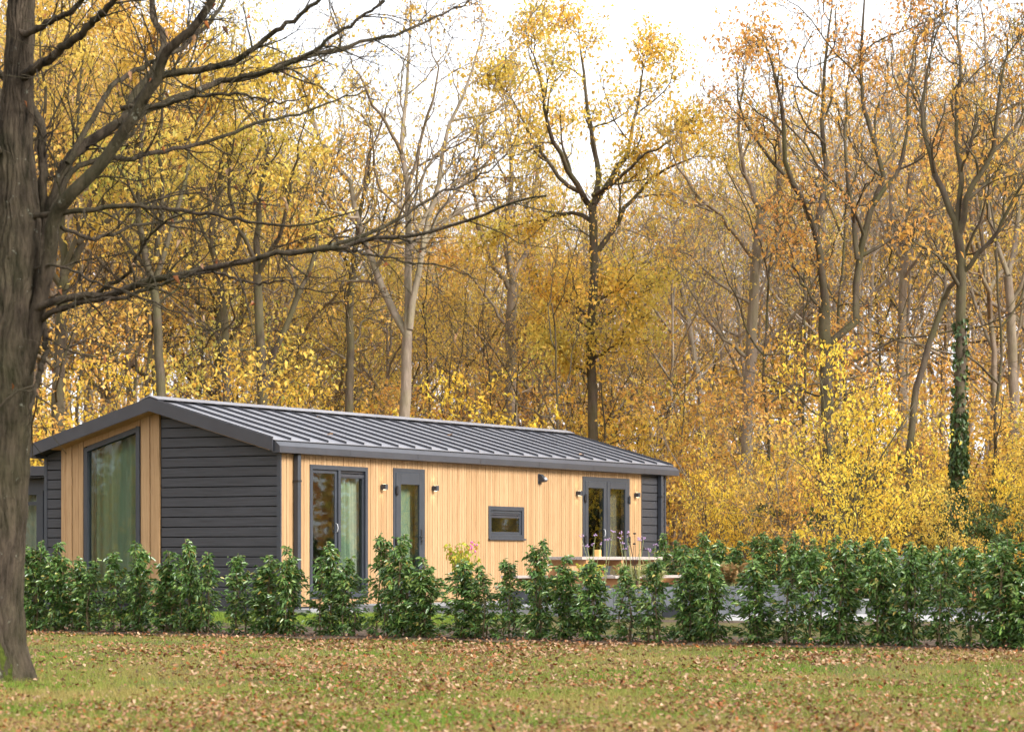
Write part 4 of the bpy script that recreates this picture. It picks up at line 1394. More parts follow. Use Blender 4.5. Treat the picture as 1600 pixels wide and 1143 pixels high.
def auto(seed, H, bark, leaf, r0, fork=.5, leafy=1.0, spreadw=.5, nl=7, lean=0.0, low=4, twig=(0, 6, 5, 4), up=.75):
    """returns a Grower of a free standing wood tree of height H"""
    g = Grower(seed); r = g.r
    hf = H * fork
    top = np.array([lean * hf + r.gauss(0, .25), r.gauss(0, .25), hf])
    mid = np.array([top[0] * .45 + r.gauss(0, .15), top[1] * .4, hf * .55])
    up2 = top + np.array([lean * 2 + r.gauss(0, .4), r.gauss(0, .4), H * .28])
    PT, RT = g.path([(0, 0, -.2), mid, top, up2], r0, r0 * .35, 0, .04)
    az = r.uniform(0, 6.28)
    for k in range(nl):
        t = (fork * .95 / (fork + .28)) + (1 - fork / (fork + .28)) * k / max(nl - 1, 1)
        t = min(max(t + r.uniform(-.08, .05), .3), 1.0)
        i = min(int(t * (len(PT) - 1)), len(PT) - 2)
        az += 2.4 + r.uniform(-.4, .4)
        el = r.uniform(up - .25, up + .3)
        g.grow(PT[i], (math.cos(az) * math.cos(el), math.sin(az) * math.cos(el), math.sin(el)), H * r.uniform(.28, .46), r0 * r.uniform(.35, .55), 1, .17, .07, 4, twig, (.45, .95), .2, leafy)
    for k in range(low):
        t = r.uniform(.3, .8); i = min(int(t * (len(PT) - 1)), len(PT) - 2); az = r.uniform(0, 6.28)
        g.grow(PT[i], (math.cos(az), math.sin(az), .3), r.uniform(1.5, 3.2), .03, 2, .2, .04, 4, twig, (.5, 1.0), .2, leafy * 1.2)
    return g


# ---- big tree in front at the left, traced limb by limb
YF = 25.1
g = Grower(4242)
fb = at(-2, HY, YF); fb[2] = 0.0
ft = thing('foreground_tree', 'big bare tree with mossy foot and long spreading limbs on the lawn, left edge', 'tree', tuple(fb))


def fl(pts, dep=0.0):
    return [at(p[0], p[1], YF + dep * i / max(len(pts) - 1, 1)) - fb for i, p in enumerate(pts)]


tk = [(-8, 1085), (-6, 1050), (-6, 1000), (-5, 900), (0, 800), (6, 700), (10, 600), (18, 500), (28, 400), (27, 300), (24, 210), (30, 100), (34, 0), (36, -120)]
rad_px = [54, 48, 43, 40, 41, 42, 41, 41, 39, 33, 27, 22, 20, 17]
PT = g.resample(fl(tk), 60, .004)
rt = np.interp(PT[:, 2], [at(p[0], p[1], YF)[2] for p in tk], rad_px) / F * YF


def trunk_mesh():
    k, n = 180, 460
    zt_ = np.linspace(PT[0][2], PT[-1][2], n)
    cx_ = np.interp(zt_, PT[:, 2], PT[:, 0]); cy_ = np.interp(zt_, PT[:, 2], PT[:, 1]); pr = np.interp(zt_, PT[:, 2], rt)
    th = np.arange(k) / k * 2 * PI
    Z, TH2 = np.meshgrid(zt_, th, indexing='ij')
    flare = np.clip((.55 - Z) / .55, 0, 1)
    rr = pr[:, None] * (1 + flare ** 2 * (.22 * np.maximum(0, np.sin(TH2 * 3 + .6)) + .16 * np.maximum(0, np.sin(TH2 * 5 + 2)) + .06)
                        + .035 * np.sin(TH2 * 2 + Z * 1.1) + .03 * np.sin(TH2 * 3 - Z * .7))
    w = TH2 + .10 * np.sin(Z * 5.1 + 2 * np.sin(TH2 * 2)) + .06 * np.sin(Z * 11 + TH2 * 4) + .035 * np.sin(Z * 23 + TH2 * 7)
    br = np.abs(np.sin(w * 12 + 1.2 * np.sin(Z * 3 + TH2))) ** .6 + .5 * np.abs(np.sin(w * 19 + 2 * np.sin(Z * 4.3))) ** .7
    cross = np.sin(Z * 37 + 5 * np.sin(w * 6)) * .25
    rng = np.random.default_rng(1)
    rr = rr + (br - 1.0) * .013 + cross * .004 + rng.normal(size=rr.shape) * .0015
    Vv = np.stack([cx_[:, None] + np.cos(TH2) * rr, cy_[:, None] + np.sin(TH2) * rr, Z], -1)
    i, j = np.meshgrid(np.arange(n - 1), np.arange(k), indexing='ij')
    a = i * k + j; b_ = i * k + (j + 1) % k
    Q = np.stack([a, b_, b_ + k, a + k], -1).reshape(-1, 4)
    return build_mesh('trunk', Vv.reshape(-1, 3), [Q], M['bark_near'], smooth=True)


link('trunk', trunk_mesh(), ft)
# moss cushion at the foot: follows the trunk surface, slightly proud of it
def moss():
    rng = np.random.default_rng(3)
    nu, nv = 26, 16
    Vv = []
    for i in range(nv):
        zz = .02 + .42 * i / (nv - 1)
        pr = np.interp(zz, PT[:, 2], rt); cx_ = np.interp(zz, PT[:, 2], PT[:, 0]); cy_ = np.interp(zz, PT[:, 2], PT[:, 1])
        for j in range(nu):
            th = -PI * .98 + PI * .72 * j / (nu - 1)
            edge = min(j, nu - 1 - j) / (nu / 2) * min(1, (nv - 1 - i) / 5)
            rr = pr * (1 + .12 * (max(0, .45 - zz) / .45) ** 2) + .045 * min(1, edge * 2.2) - .03 + rng.uniform(0, .008)
            Vv.append((cx_ + math.cos(th) * rr, cy_ + math.sin(th) * rr, zz))
    f = [(i * nu + j, i * nu + j + 1, (i + 1) * nu + j + 1, (i + 1) * nu + j) for i in range(nv - 1) for j in range(nu - 1)]
    me = bpy.data.meshes.new('moss'); me.from_pydata(Vv, [], f); me.materials.append(M['moss']); me.polygons.foreach_set('use_smooth', [True] * len(f))
    o = link('moss', me, ft)
    s = o.modifiers.new('thick', 'SOLIDIFY'); s.thickness = .03


moss()
LIMBS = [  # (photo polyline, start px half width, end, depth drift)
    ([(22, 640), (48, 540), (72, 420), (84, 340), (105, 308), (152, 262), (189, 210), (226, 157), (252, 110), (265, 73), (299, 47), (331, 2), (352, -60)], 17, 6, -1.2),
    ([(60, 400), (98, 270), (136, 226), (194, 184), (212, 147), (244, 105), (257, 62), (240, 28), (235, -30)], 12, 5, 1.0),
    ([(72, 400), (66, 300), (66, 210), (56, 178), (32, 142), (0, 113), (-60, 75)], 10, 6, .8),
    ([(30, 125), (54, 108), (105, 70), (147, 34), (180, -4), (215, -50)], 10, 4, -1.2),
    ([(25, 300), (2, 180), (-12, 100), (-30, 40)], 9, 6, 1.0),
    ([(40, 505), (54, 484), (105, 467), (178, 457), (241, 436), (304, 425), (367, 410), (430, 398), (487, 392), (573, 377), (660, 366), (746, 340), (798, 315), (856, 305)], 8, 1.6, -2.2),
    ([(46, 520), (70, 494), (130, 472), (200, 462), (262, 440), (330, 424)], 6.5, 2, -1.0),
    ([(440, 397), (487, 391), (567, 369), (631, 335), (677, 306), (723, 290), (770, 262), (793, 240)], 5, 1.2, .6),
    ([(40, 350), (63, 337), (120, 330), (200, 322), (283, 330), (336, 334), (400, 347), (470, 352), (560, 330)], 6, 1.2, -1.5),
    ([(80, 330), (112, 270), (142, 252), (210, 246), (252, 236), (294, 230), (346, 214), (400, 192), (458, 179), (520, 158), (573, 143)], 6, 1.3, .9),
    ([(210, 165), (252, 121), (315, 110), (367, 94), (400, 73), (435, 46), (480, 15), (510, -8)], 8, 3, -.8),
    ([(212, 185), (231, 173), (294, 147), (336, 131), (400, 119), (469, 93), (544, 72), (631, 49), (690, 22), (735, 0)], 7, 1.5, 1.2),
    ([(340, 128), (400, 116), (463, 95), (527, 52), (602, 2)], 5, 2.5, -.6),
    ([(105, 255), (150, 175), (180, 130), (230, 100), (290, 70), (340, 20), (360, -30)], 6, 3, 1.5),
    ([(190, 170), (250, 165), (310, 150), (370, 148), (430, 160), (480, 150)], 5, 1, -1.0),
    ([(95, 355), (150, 372), (220, 350), (300, 345), (370, 318), (440, 322)], 4, .9, 1.0),
    ([(150, 460), (200, 425), (225, 380), (260, 345), (330, 320)], 4, 1, -1.3),
    ([(30, 430), (90, 415), (150, 440), (230, 470), (300, 500), (350, 540)], 3, .7, -1.8),
    ([(20, 60), (70, 40), (120, 10), (150, -30)], 7, 4, -.8),
    ([(14, 250), (-30, 210), (-80, 200)], 7, 4, -.8),
    ([(500, 391), (575, 396), (640, 410), (700, 418), (750, 440)], 3, .7, -.6),
    ([(330, 422), (390, 442), (440, 438), (500, 455), (560, 452)], 3, .7, -.8),
    ([(66, 505), (72, 540), (60, 590), (48, 640)], 6, 4, -.4),
]
TW = Grower(555)
lim_objs = []
for k, (pts, w0, w1, dep) in enumerate(LIMBS):
    P3 = fl(pts, dep)
    gg = Grower(600 + k)
    Pk = gg.resample(P3, 34, .008)
    t = np.linspace(0, 1, 34)
    rk = (w1 + (w0 - w1) * (1 - t) ** .9) / F * YF * .84
    Vv, Q = tube_arrays(Pk[None], rk[None], 9)
    lo = link('limb', build_mesh('limb', Vv, [Q], M['bark_near'], smooth=True), ft)
    LL = float(np.sum(np.linalg.norm(np.diff(Pk, axis=0), axis=1)))
    n_tw = int(LL * 4.0) + 3
    for c in range(n_tw):
        tt = gg.r.uniform(.15, 1.0); q = tt * 33; i = min(int(q), 32)
        T = Pk[i + 1] - Pk[i]; T /= np.linalg.norm(T)
        side = gg.rv(); side[1] *= .8; side -= T * np.dot(side, T); side /= np.linalg.norm(side)
        dd = T * gg.r.uniform(.5, 1.0) + side * .8 + np.array([0, 0, .1])
        LT = gg.r.uniform(.25, .95) * (1.15 - .4 * tt)
        TW.grow(Pk[i], dd, LT, min(.010, rk[i] * .5), 3, .2, .02, 4, (0, 0, 0, 4), (.5, 1.0), .2, .05)
Vw, Qw = TW.wood(.0022, (3, 4))
lvv, lff = TW.leaves(.06, .10, .02, .6, .6)
tw_o = link('twigs', build_mesh('twigs', np.concatenate([Vw, lvv]), [Qw, lff + len(Vw)], [M['bark_near'], M['litter']], [0, 1]), ft)

# ---- characterful trees of the wood's edge, traced
hero(1, 'tall oak with the most golden crown, rising right behind the middle of the cabin roof', 72,
     [(927, 860), (927, 700), (926, 600), (924, 480), (928, 400), (926, 330)],
     [([(926, 330), (905, 295), (880, 250), (860, 210), (850, 150), (835, 85)], .085), ([(926, 330), (935, 280), (925, 220), (915, 140), (905, 62)], .085),
      ([(928, 320), (960, 270), (985, 215), (1000, 150), (1005, 105)], .08), ([(928, 400), (955, 360), (990, 310), (1030, 270), (1080, 248)], .08),
      ([(924, 345), (890, 330), (850, 345), (800, 352)], .06), ([(926, 305), (960, 285), (1005, 245), (1055, 212)], .06), ([(905, 300), (870, 270), (830, 215), (795, 140)], .06),
      ([(925, 480), (955, 450), (985, 440), (1010, 445)], .04), ([(925, 500), (890, 470), (860, 465)], .04), ([(926, 560), (960, 540), (985, 500)], .035), ([(926, 590), (895, 570), (870, 540)], .035)],
     'bark_dark', 'leaf_gold', .15, 1.0, 1.9, .11, extra_low=7, scatter=.17)
hero(2, 'oak with a mossy fork and two long bare limbs above the left roof half', 66,
     [(634, 860), (634, 700), (633, 640), (635, 560), (637, 525)],
     [([(637, 525), (618, 500), (600, 450), (585, 410), (570, 380), (555, 330), (545, 280), (520, 250), (500, 215), (485, 170), (470, 148)], .10),
      ([(637, 525), (638, 450), (640, 380), (635, 300), (628, 220), (637, 150), (636, 48)], .10), ([(640, 515), (652, 430), (660, 370), (680, 310), (690, 250), (705, 190), (735, 120), (748, 68)], .085),
      ([(640, 380), (670, 330), (720, 280), (775, 250)], .05), ([(628, 240), (600, 190), (570, 140), (545, 88)], .05), ([(635, 300), (665, 200), (680, 120), (672, 58)], .05), ([(560, 340), (520, 330), (490, 290), (470, 280)], .04)],
     'bark_mid', 'leaf_orange', .17, .3, 1.0, .10, twig=(0, 7, 5, 4))
hero(3, 'tall twin stemmed oak with a high rusty brown crown, right of the golden oak', 68,
     [(1297, 860), (1295, 720), (1292, 600), (1290, 480)],
     [([(1290, 480), (1275, 360), (1245, 290), (1225, 230), (1220, 150), (1200, 90)], .10), ([(1275, 365), (1290, 270), (1285, 180), (1290, 90), (1300, 10)], .08),
      ([(1292, 540), (1335, 500), (1340, 400), (1365, 320), (1380, 270), (1350, 180), (1345, 80), (1350, -10)], .10), ([(1340, 405), (1330, 310), (1320, 200), (1325, 120)], .07), ([(1365, 320), (1410, 250), (1420, 150), (1430, 50)], .06),
      ([(1250, 300), (1190, 230), (1160, 170), (1150, 110)], .05), ([(1290, 490), (1250, 440), (1230, 380)], .04)],
     'bark_dark', 'leaf_brown', .20, .5, 1.5, .11, extra_low=6, scatter=.17)
hero(4, 'grey stemmed tree with a wide bare fan of limbs, right of the golden oak', 70,
     [(1168, 860), (1165, 720), (1170, 600), (1178, 470), (1180, 400), (1190, 330)],
     [([(1190, 330), (1215, 290), (1215, 210), (1205, 140)], .08), ([(1190, 330), (1165, 270), (1155, 200), (1160, 120)], .07), ([(1178, 405), (1130, 340), (1090, 310), (1050, 235)], .07),
      ([(1178, 440), (1215, 360), (1240, 330)], .05), ([(1180, 480), (1130, 450), (1080, 400), (1035, 380)], .05), ([(1170, 560), (1120, 520), (1060, 420)], .05)],
     'bark_mid', 'leaf_orange', .17, .3, .9, .10)
hero(5, 'dark bare tree with its trunk wrapped in green ivy, near the right edge', 64,
     [(1498, 860), (1497, 800), (1499, 650), (1502, 500), (1502, 400), (1495, 350)],
     [([(1495, 350), (1470, 290), (1450, 230), (1440, 180), (1455, 80)], .085), ([(1497, 370), (1515, 300), (1550, 240), (1560, 170), (1570, 80)], .085), ([(1500, 430), (1550, 370), (1590, 300), (1620, 250)], .06),
      ([(1495, 350), (1500, 280), (1495, 200), (1500, 90), (1498, 20)], .07), ([(1500, 450), (1465, 400), (1420, 370)], .05), ([(1550, 240), (1590, 190), (1610, 120)], .04)],
     'bark_dark', 'leaf_brown', .15, .12, .6, .13, twig=(0, 8, 6, 5))
hero(6, 'dark trunked oak with a dense rusty orange crown beside the foreground trunk', 62,
     [(92, 860), (92, 690), (92, 600), (95, 520), (100, 440)],
     [([(100, 440), (95, 300), (120, 200), (130, 90)], .1), ([(100, 430), (150, 340), (185, 250), (200, 150), (195, 60)], .09), ([(98, 450), (60, 380), (50, 280), (70, 170), (60, 60)], .08), ([(120, 380), (200, 330), (260, 280), (300, 200)], .07), ([(100, 420), (160, 280), (235, 200), (255, 120)], .06)],
     'bark_dark', 'leaf_orange', .17, .8, 1.9, .11, extra_low=6, scatter=.17)
hero(7, 'slim very dark trunk leaning slightly left above the roof apex', 60,
     [(255, 860), (252, 620), (250, 560), (245, 480), (238, 440)],
     [([(238, 440), (225, 380), (215, 300), (225, 200), (220, 120)], .08), ([(240, 445), (262, 380), (285, 300), (300, 220), (330, 140)], .07), ([(238, 430), (200, 380), (170, 300)], .05), ([(245, 400), (255, 300), (250, 200), (265, 100)], .06)],
     'bark_dark', 'leaf_olive', .125, .7, 1.8, .11, extra_low=4, scatter=.17)
hero(8, 'crooked thin oak bending right over the left part of the roof', 68,
     [(357, 860), (355, 640), (352, 540), (345, 440)],
     [([(345, 440), (330, 370), (340, 290), (350, 220), (345, 140)], .08), ([(345, 440), (370, 380), (380, 300), (410, 220), (430, 150)], .07), ([(335, 390), (300, 330), (290, 250)], .05)],
     'bark_dark', 'leaf_olive', .13, .7, 1.8, .11, extra_low=4, scatter=.17)
hero(9, 'straight brown trunk with golden foliage between the crooked oak and the leaning stem', 64,
     [(411, 860), (410, 640), (408, 560), (402, 430)],
     [([(402, 430), (405, 330), (415, 250), (410, 200), (418, 160)], .085), ([(402, 430), (440, 360), (455, 280), (470, 200)], .06), ([(403, 420), (370, 350), (360, 270), (370, 180)], .06)],
     'bark_dark', 'leaf_gold', .14, .7, 1.7, .11, extra_low=5, scatter=.17)
hero(10, 'thin stem leaning strongly to the right, left of the mossy forked oak', 66,
     [(412, 860), (415, 600), (440, 530), (470, 450)],
     [([(470, 450), (492, 390), (500, 320), (520, 260)], .06), ([(465, 460), (450, 400), (455, 330)], .045)],
     'bark_dark', 'leaf_orange', .09, .5, 1.5, .11)
hero(11, 'grey brown trunk directly left of the mossy forked oak', 70,
     [(548, 860), (547, 650), (548, 560), (545, 480), (553, 420)],
     [([(553, 420), (560, 340), (575, 270), (580, 200)], .07), ([(550, 430), (525, 380), (515, 320)], .05), ([(553, 420), (590, 370), (610, 300)], .05)],
     'bark_dark', 'leaf_orange', .13, .5, 1.5, .105, extra_low=3)
hero(12, 'stout brown oak between the mossy forked oak and the golden oak', 76,
     [(802, 860), (800, 650), (798, 560), (800, 440)],
     [([(800, 440), (790, 360), (800, 260), (790, 170)], .1), ([(800, 440), (830, 370), (835, 290), (850, 220)], .08), ([(799, 460), (760, 390), (740, 310), (745, 220)], .08), ([(799, 540), (830, 510), (850, 480)], .05), ([(800, 520), (740, 440), (700, 400)], .05)],
     'bark_mid', 'leaf_orange', .2, .7, 1.7, .11, extra_low=5, scatter=.17)
hero(13, 'pale birch like stem bent to the left, right of the golden oak', 78,
     [(1102, 860), (1098, 700), (1092, 600), (1070, 480)],
     [([(1070, 480), (1055, 400), (1050, 330), (1060, 250)], .07), ([(1072, 490), (1100, 400), (1110, 320)], .05), ([(1075, 510), (1030, 440), (1015, 380)], .05)],
     'bark_pale', 'leaf_gold', .12, .35, .8, .14)
hero(14, 'slender stem slanting right between the rusty oak and the ivy trunk', 66,
     [(1418, 860), (1425, 660), (1445, 560), (1475, 470)],
     [([(1475, 470), (1500, 420), (1530, 350), (1545, 290)], .06), ([(1470, 480), (1480, 400), (1475, 330)], .045)],
     'bark_dark', 'leaf_orange', .1, .25, .9, .14)
hero(15, 'bare grey tree with upright whips close to the right border', 74,
     [(1582, 860), (1585, 700), (1582, 560), (1575, 430)],
     [([(1575, 430), (1590, 330), (1585, 220), (1600, 100)], .08), ([(1575, 430), (1545, 340), (1535, 230), (1540, 100), (1530, 10)], .07), ([(1580, 480), (1610, 400), (1630, 300)], .06)],
     'bark_mid', 'leaf_brown', .16, .12, .7, .13, twig=(0, 8, 6, 5))
hero(16, 'grey trunk with upright limbs directly left of the ivy trunk', 76,
     [(1412, 860), (1410, 660), (1408, 500), (1413, 400)],
     [([(1413, 400), (1420, 300), (1440, 200), (1445, 100)], .08), ([(1412, 410), (1390, 320), (1395, 220), (1385, 130)], .07), ([(1410, 440), (1450, 370), (1465, 290)], .05)],
     'bark_mid', 'leaf_brown', .15, .3, 1.1, .105)

# ivy on the dark tree near the right edge
iv = Grower(900)
pi = []
for i in range(2600):
    zz = iv.r.uniform(0.2, 4.4) if iv.r.random() < .7 else iv.r.uniform(0.2, 6.5)
    th = iv.r.uniform(0, 6.28)
    px_ = np.interp(zz, [0.2, 2.1, 4.4, 6.5], [1498, 1497, 1499, 1502])
    c = at(px_, HY, 64)
    rr = .135 + iv.r.uniform(0, .06) * (1 if zz < 4 else .3)
    pi.append([c[0] + math.cos(th) * rr, 64 + math.sin(th) * rr, zz])
pi = np.array(pi)
c0 = at(1498, HY, 64)
ivt = tag(link('ivy', build_mesh('ivy', *(lambda a_: (a_[0], [a_[1]]))(leaf_mesh_arrays(pi - np.array([c0[0], 64, .2]), np.column_stack([iv.rng.normal(size=2600) * .6, iv.rng.normal(size=2600) * .6, -np.ones(2600)]), np.full(2600, .11), np.full(2600, .09), iv.rng, False, .1)), M['leaf_ivy'])),
          'dark green ivy climbing the trunk of the bare tree near the right edge', 'ivy')
ivt.location = (c0[0], 64, .2)

# ---- the rest of the wood: individual trees from a few kinds
KINDS = []
for i, (H, bark, leaf, r0, fork, leafy, mult, ls, lean) in enumerate([
    (17, 'bark_mid', 'leaf_orange', .17, .48, .65, 2.3, .11, .0), (18.5, 'bark_mid', 'leaf_gold', .18, .5, .7, 2.3, .11, .03), (16, 'bark_mid', 'leaf_brown', .15, .5, .5, 1.8, .105, -.03),
    (17.5, 'bark_pale', 'leaf_orange', .15, .55, .22, 1.0, .10, .02), (18, 'bark_dark', 'leaf_olive', .18, .45, .75, 2.3, .11, -.02), (16.5, 'bark_pale', 'leaf_brown', .13, .55, .10, .9, .10, .05), (15, 'bark_mid', 'leaf_gold', .13, .4, .7, 2.3, .11, 0.02)]):
    g = auto(7000 + i, H, bark, leaf, r0, fork, leafy, lean=lean)
    KINDS.append((g, bark, leaf, ls, mult, H))
KLAB = ['orange leaved tree of the wood standing behind the edge trees', 'golden leaved dark stemmed tree within the wood', 'rusty leaved tree within the wood', 'pale stemmed thinly leaved tree deep in the wood',
        'olive and yellow leaved dark tree within the wood', 'pale nearly bare tree deep in the wood', 'smaller golden tree within the wood']
KGRP = ['orange trees in the wood', 'golden trees in the wood', 'rusty trees in the wood', 'pale thinly leaved trees in the wood', 'olive trees in the wood', 'pale bare trees in the wood', 'small golden trees in the wood']
first = {}


def wood_tree(k, px, Y, seed, topy=None):
    r = random.Random(seed)
    q = at(px, HY, Y)
    g, bark, leaf, ls, mult, H = KINDS[k]
    if k not in first:
        o = tree_object(g, KLAB[k], 'tree', M[bark], M[leaf], (q[0], q[1], .1), KGRP[k], ls, mult, .13, 'wood_tree', .0055)
        first[k] = o
    else:
        o = copy_thing(first[k])
        o.location = (q[0], q[1], .1)
    h = (HY - topy) / F * Y + ZC if topy is not None else H * r.uniform(.9, 1.1)
    s = h / H
    o.scale = (s * r.uniform(.85, 1.0), s * r.uniform(.85, 1.0), s); o.rotation_euler = (0, 0, r.uniform(0, 6.28))


def skyline(px):
    return float(np.interp(px, [-200, 0, 300, 430, 500, 560, 700, 780, 900, 1000, 1080, 1150, 1300, 1600, 1800],
                           [-40, -40, 80, 220, 310, 340, 330, 280, 270, 320, 320, 220, 120, 80, 60]))


rnd = random.Random(31)
idx = 0
for row, (Y0, Y1, step) in enumerate([(76, 82, 112), (84, 92, 108), (95, 106, 100), (108, 122, 92)]):
    px = -190 + rnd.uniform(0, 60)
    while px < 1800:
        Y = rnd.uniform(Y0, Y1)
        left = px < 520; right = px > 1000
        if right: k = rnd.choice([3, 0, 5, 2, 5, 3, 1]) if row < 3 else rnd.choice([0, 3, 2, 0])
        elif left: k = rnd.choice([0, 1, 4, 2, 4, 0, 6])
        else: k = rnd.choice([0, 1, 2, 0, 6, 4])
        wood_tree(k, px, Y, idx, skyline(px) + rnd.uniform(0, 110) + row * 12)
        idx += 1
        px += step * rnd.uniform(.65, 1.35)

# slim young stems filling the edge of the wood
gs_ = auto(7100, 14.5, 'bark_dark', 'leaf_orange', .085, .6, .5, lean=.04, nl=4, low=3, twig=(0, 4, 4, 3))
SLIM = tree_object(gs_, 'slim dark young stem with few orange leaves, one of many filling the wood edge', 'tree', M['bark_dark'], M['leaf_orange'], (0, 0, .1), 'slim young stems in the wood', .105, 1.6, .2, 'young_tree', .005)
rnd = random.Random(91)
px = -120
k_ = 0
while px < 1720:
    Y = rnd.uniform(66, 98)
    q = at(px, HY, Y)
    o = SLIM if k_ == 0 else copy_thing(SLIM)
    o.location = (q[0], q[1], .1)
    h = min(((HY - skyline(px) - rnd.uniform(60, 260)) / F * Y + ZC) / 14.5, 1.25)
    o.scale = (h * .95, h * .95, h); o.rotation_euler = (0, 0, rnd.uniform(0, 6.28))
    px += rnd.uniform(20, 56) * (1.3 if px > 1000 else 1); k_ += 1

# ---- understory: young trees and bushes with big bright leaves
def under_mesh(seed, H, spread, leaf, bark, nst=5, leafy=1.0, ls=.15, mult=1.0, scatter=.12):
    g = Grower(seed); r = g.r
    for i in range(nst):
        az = r.uniform(0, 6.28) + i * 2.4
        h = H * (1.0 if i == 0 else r.uniform(.55, .95)); sp = spread * r.uniform(.25, 1.0)
        c = np.array([math.cos(az), math.sin(az), 0])
        P, rr = g.path([c * .08, c * sp * .25 + np.array([0, 0, h * .4]), c * sp * .7 + np.array([0, 0, h * .75]), c * sp * 1.15 + np.array([0, 0, h])], .035, .010, 1, .05)
        g.children(P, rr, h, 1, .16, .03, 4, (0, 8, 5, 3), (.7, 1.25), .22, leafy, .10, (.28, .46))
    return g


UK = [('leaf_yellow', 'bark_dark', 4.6, 1.6, .6, .10), ('leaf_gold', 'bark_dark', 4.0, 1.4, .65, .10), ('leaf_orange', 'bark_mid', 4.0, 1.3, .6, .095), ('leaf_yellow', 'bark_dark', 5.2, 1.1, .5, .105), ('leaf_evergreen', 'bark_dark', 3.4, 1.2, 1.6, .11)]
UL = [('bright yellow bush', 'yellow understorey bushes'), ('golden bush', 'golden understorey bushes'), ('orange bush', 'orange understorey bushes'), ('tall loose yellow sapling', 'yellow understorey saplings'), ('dark evergreen bush', 'evergreen bushes at the wood edge')]
ufirst = {}


def under(k, px, Y, topy, label=None, wid=1.0, seed=0):
    leaf, bark, H, spr, leafy, ls = UK[k]
    q = at(px, HY, Y)
    if k not in ufirst:
        g = under_mesh(8000 + k, H, spr, leaf, bark, leafy=leafy)
        o = tree_object(g, UL[k][0], 'bush', M[bark], M[leaf], (q[0], q[1], .15), UL[k][1], ls, 1.3, .055, 'understorey_bush', .005)
        for c in o.children:
            if c.name.startswith('trunk'): c.name = 'stems'
        top = 0
        zs = np.concatenate([np.array([v.co.z for v in c.data.vertices]) for c in o.children])
        ufirst[k] = (o, float(np.percentile(zs, 99)))
    else:
        o = copy_thing(ufirst[k][0]); o.location = (q[0], q[1], .15)
    h = (HY - topy) / F * Y + ZC
    s = h / ufirst[k][1]
    o.scale = (s * wid, s * wid, s); o.rotation_euler = (0, 0, random.Random(seed).uniform(0, 6.28))
    o['label'] = label or (UL[k][0] + ' among the trunks at the edge of the wood')
    o['group'] = UL[k][1]
    return o


USPEC = [
    (0, 1310, 58, 545, 'largest bright yellow bush, right of the cabin in the middle of the right half', .8), (2, 1225, 62, 660, 'orange bush on the left flank of the largest yellow bush', 1.0),
    (1, 1395, 62, 650, 'golden bush on the right flank of the largest yellow bush', .9), (0, 1180, 64, 720, 'low bright yellow bush over the hedge, right of the cabin end', .7),
    (3, 1112, 66, 690, 'loose yellow sapling just right of the black cabin end', .8), (0, 735, 70, 590, 'bright yellow bush above the middle of the roof', .95), (0, 480, 74, 612, 'bright yellow bush above the left half of the roof', .9),
    (0, 160, 68, 575, 'bright yellow bush above the left roof slope', 1.0), (1, 40, 70, 620, 'golden bush behind the foreground trunk', 1.0), (2, 590, 74, 620, 'orange bush left of the mossy forked oak trunk', 1.0),
    (1, 320, 74, 620, 'golden bush right of the roof apex', 1.0), (2, 410, 76, 630, 'orange bush above the seams left of the middle', 1.0), (1, 860, 76, 610, 'golden bush left of the golden oak trunk', 1.1),
    (1, 985, 76, 600, 'golden bush right of the golden oak trunk', 1.1), (2, 1045, 72, 620, 'orange bush above the right end of the roof', 1.0), (2, 1190, 74, 610, 'orange bush behind the yellow bushes left of the twin stemmed oak', 1.0),
    (3, 1460, 66, 680, 'loose yellow sapling left of the ivy trunk', 1.0), (1, 1545, 68, 660, 'golden bush right of the ivy trunk', 1.0), (4, 1590, 66, 765, 'dark evergreen bush at the right border', 1.0), (4, 1450, 66, 780, 'dark evergreen bush left of the ivy trunk foot', 1.1),
    (4, 1270, 66, 800, 'dark evergreen bush low among the yellow bushes', 1.5), (1, 1480, 56, 775, 'low golden bush before the ivy trunk foot', .9), (2, 800, 78, 640, 'orange bush before the stout brown oak', 1.0), (2, 655, 74, 630, 'orange bush right of the mossy forked oak trunk', 1.1),
    (4, 1540, 60, 800, 'low evergreen bush right of the ivy trunk foot', 1.2), (2, 1130, 68, 640, 'orange bush before the pale bent stem', 1.0), (0, 1345, 56, 730, 'low bright yellow bush in front of the largest yellow bush', 1.0), (2, 230, 74, 620, 'orange bush behind the left slope of the roof', 1.0),
    (2, 1395, 74, 590, 'orange bush behind the largest yellow bush, right of the twin stemmed oak', 1.0), (3, 1010, 72, 660, 'yellow sapling above the far roof corner', .7), (1, 540, 74, 630, 'golden bush between leaning stem and mossy forked oak', 1.0), (1, -60, 62, 600, 'golden bush left of the foreground trunk', 1.0), (1, 1660, 62, 640, 'golden bush beyond the right border', 1.0),
    (2, 1090, 82, 600, 'orange bush deep behind the pale bent stem', 1.2), (2, 1250, 84, 600, 'orange bush deep behind the largest yellow bush', 1.3), (2, 1440, 82, 610, 'orange bush deep between the slanting stem and the grey trunk', 1.2), (1, 1500, 78, 640, 'golden bush behind the ivy trunk', 1.1),
    (2, 1560, 84, 600, 'orange bush deep behind the bare grey tree', 1.3), (2, 1350, 88, 580, 'orange bush deep behind the twin stemmed oak', 1.3), (1, 1160, 90, 570, 'golden bush deep behind the grey stemmed tree', 1.3), (4, 1290, 74, 720, 'dark evergreen bush in the shade behind the yellow bushes', 1.2),
    (0, 1590, 64, 690, 'bright yellow bush at the right border before the bare grey tree', .7), (2, 1620, 70, 640, 'orange bush beyond the right border', 1.1), (1, 1085, 75, 690, 'golden bush just right of the cabin end', .9),
]
for i, (k, px, Y, ty, lab, wd_) in enumerate(USPEC):
    under(k, px, Y, ty, lab, wd_, i)

